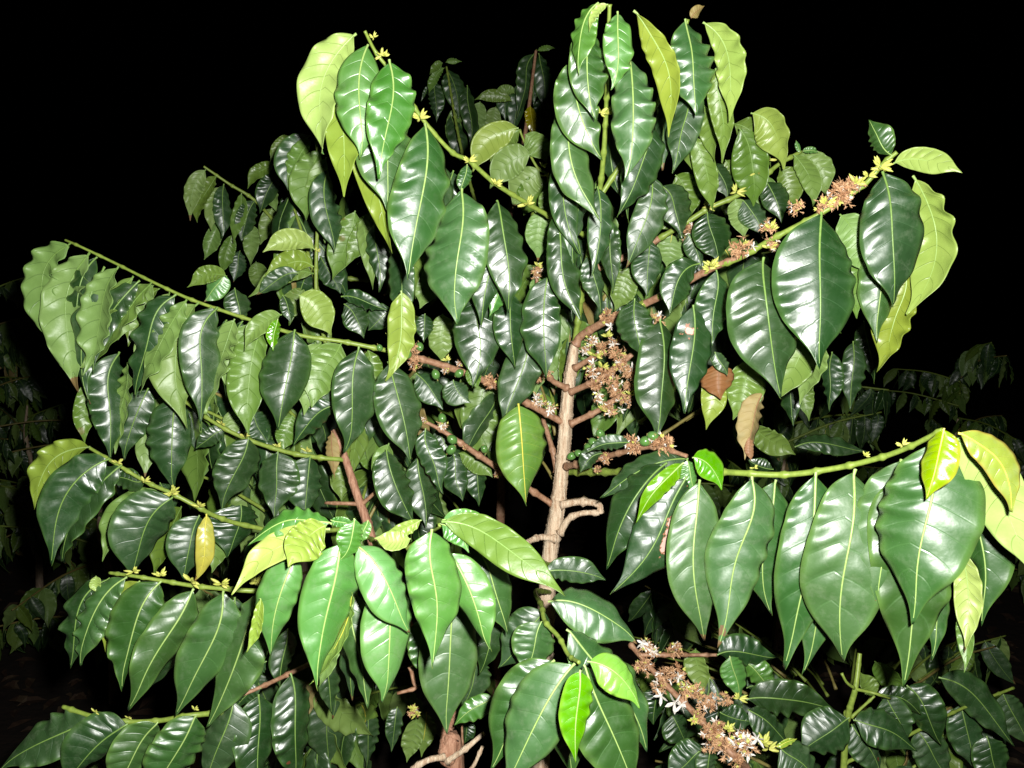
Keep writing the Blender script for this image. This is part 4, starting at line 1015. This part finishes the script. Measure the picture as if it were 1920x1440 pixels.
def fill(shrub, poly, n, d0, d1, xr, yr, cap, root=None, L=.14):
    tot = 0
    k = 0
    while tot < cap and k < n:
        k += 1
        x, y = fr.uniform(*xr), fr.uniform(*yr)
        if not inside(poly, x, y):
            continue
        d = fr.uniform(d0, d1)
        b = W(x, y, d)
        rx, ry, rd = root(x, y)
        a = W(rx + (x - rx) * .45, ry + (y - ry) * .45 + 25, d * .55 + rd * .45)
        tot += fill_branch(shrub, a, b, 5, poly, fr, L=L)
    return tot


REG_D = [(1150, 1060), (1300, 1130), (1500, 1210), (1900, 1180), (1940, 1300), (1500, 1310), (1180, 1230)]
REG_E = [(1280, 700), (1560, 640), (1700, 640), (1740, 800), (1600, 850), (1300, 860)]
REG_F = [(140, 600), (330, 580), (700, 700), (900, 860), (1000, 980), (1000, 1060), (700, 1060), (330, 1080), (270, 960), (160, 800)]
n1 = fill(main, REG_A, 120, 1.24, 1.5, (700, 1600), (300, 850), 160, lambda x, y: (1070, min(max(y + 150, 500), 900), 1.25))
n2 = fill(left, REG_A, 120, 1.2, 1.45, (160, 900), (340, 980), 90, lambda x, y: (655, min(max(y + 120, 700), 980), 1.2))
n2 += fill(left, REG_F, 120, 1.18, 1.45, (140, 1000), (600, 1080), 60, lambda x, y: (655, min(max(y + 80, 760), 1050), 1.2))
n3 = fill(low, REG_B, 120, 1.2, 1.6, (60, 960), (1000, 1500), 110, lambda x, y: (520, max(y + 60, 1150), 1.5))
n4 = fill(back, REG_A, 160, 1.55, 2.1, (380, 1600), (250, 950), 230, lambda x, y: (940, y + 100, 2.0))
n5 = fill(young, REG_C, 120, 1.2, 1.7, (1150, 2000), (1240, 1600), 170, lambda x, y: (1590, max(y + 60, 1350), 1.3))
n5 += fill(young, REG_D, 60, 1.7, 2.1, (1150, 1940), (1080, 1310), 70, lambda x, y: (1590, max(y + 60, 1300), 1.5))
n6 = fill(low, REG_B, 60, 1.7, 2.3, (100, 1000), (1150, 1600), 110, lambda x, y: (430, max(y, 1300), 1.9))


# ------------------------------------------------------------------ dark shrubs further off
def far_shrub(px, d, h, rad, label, seed, nb=18, L=.15):
    r = random.Random(seed)
    s = Shrub(px, 900, d, label)
    me = tube_mesh('trunk', [(0, 0, -.03), (.01, .02, h * .4), (-.02, 0, h * .6), (0, 0, h * .72)], [.022, .018, .012, .005], sides=10, step=.03, ridges=.08, seed=seed)
    link('trunk', me, [bark], s.e, Vector((0, 0, 0)))
    for k in range(nb):
        z = h * (.22 + .75 * k / nb)
        an = r.uniform(0, 6.28)
        rr = rad * r.uniform(.7, 1.1) * (1.15 - .6 * k / nb)
        a = s.base + Vector((0, 0, z))
        b = a + Vector((math.cos(an) * rr, math.sin(an) * rr, r.uniform(-.05, .22)))
        fill_branch(s, a, b, 8, None, r, L=L, rstem=.005)


far_shrub(-60, 4.0, 1.84, .75, 'dark coffee shrub at the left edge, barely reached by the flash', 3)
far_shrub(60, 4.6, 1.6, .8, 'low dark coffee shrub deep in the shade at the lower left, behind the drooping rows', 4)
far_shrub(1790, 4.3, 1.56, .62, 'dim coffee shrub in the dark behind the large right-hand leaves', 6)
far_shrub(1470, 3.0, 1.60, .62, 'low dark coffee shrub behind the trunk, seen through the black gaps right of centre', 7)
far_shrub(190, 3.4, 1.25, .6, 'small dark coffee shrub low in the gap between the left drooping tiers and the edge', 9)
far_shrub(560, 3.2, 1.5, .7, 'low dark coffee shrub behind the brown-stemmed shrub, lower left of centre', 8)

# ------------------------------------------------------------------ ground and litter
gm = simple_material('dark_soil', (0.012, 0.007, 0.004), (0.035, 0.021, 0.013), 0.95, 14, 1.0, 0.02)
g = np.random.RandomState(2)
n = 90
xs = np.sinh(np.linspace(-4, 4, n)) / math.sinh(4) * 60
ys = np.sinh(np.linspace(-4, 4, n)) / math.sinh(4) * 60 + 2.5
GX, GY = np.meshgrid(xs, ys)
GZ = .025 * np.sin(GX * 2.1 + 1) * np.cos(GY * 1.7) + g.uniform(-.008, .008, GX.shape)
me = raw_mesh('ground', np.stack([GX, GY, GZ], -1).reshape(-1, 3), grid_faces(n, n, 0, False))
go = link('ground', me, [gm])
go['kind'] = 'structure'
V, F, MI = [], [], []
r = random.Random(77)
for k in range(2600):
    x, y = r.uniform(-3.2, 3.2), r.uniform(.9, 6.0)
    z = .025 * math.sin(x * 2.1 + 1) * math.cos(y * 1.7) + .012 + r.uniform(0, .012)
    a = r.uniform(0, 6.28); l = r.uniform(.05, .13); w = l * .2
    c, s = math.cos(a), math.sin(a)
    cu = r.uniform(.005, .03)
    pts = [(-l / 2, 0, 0), (-l / 6, w, cu), (l / 5, w * .9, cu * .7), (l / 2, 0, 0), (l / 5, -w * .9, cu * .8), (-l / 6, -w, cu), (-l / 6, 0, -.002), (l / 5, 0, -.002)]
    b0 = len(V)
    for p in pts:
        V.append((x + p[0] * c - p[1] * s, y + p[0] * s + p[1] * c, z + p[2]))
    for f in ((0, 6, 1, 1), (1, 6, 7, 2), (2, 7, 3, 3), (0, 5, 6, 6), (6, 5, 4, 7), (7, 4, 3, 3)):
        f = tuple(dict.fromkeys(f))
        F.append(tuple(b0 + q for q in f)); MI.append(0 if r.random() < .7 else 1)
me = bpy.data.meshes.new('leaf_litter'); me.from_pydata(V, [], F); me.polygons.foreach_set('material_index', MI)
lit1 = simple_material('litter_brown', (0.03, 0.015, 0.008), (0.07, 0.036, 0.018), .8, 40)
lit2 = simple_material('litter_tan', (0.06, 0.036, 0.018), (0.11, 0.075, 0.04), .8, 40)
lo = link('leaf_litter', me, [lit1, lit2])
lo['label'] = 'dry fallen coffee leaves scattered over the dark soil'
lo['category'] = 'leaf litter'
lo['kind'] = 'stuff'
print('leaves', NLEAF[0], 'fill', n1, n2, n3, n4, n5, n6)
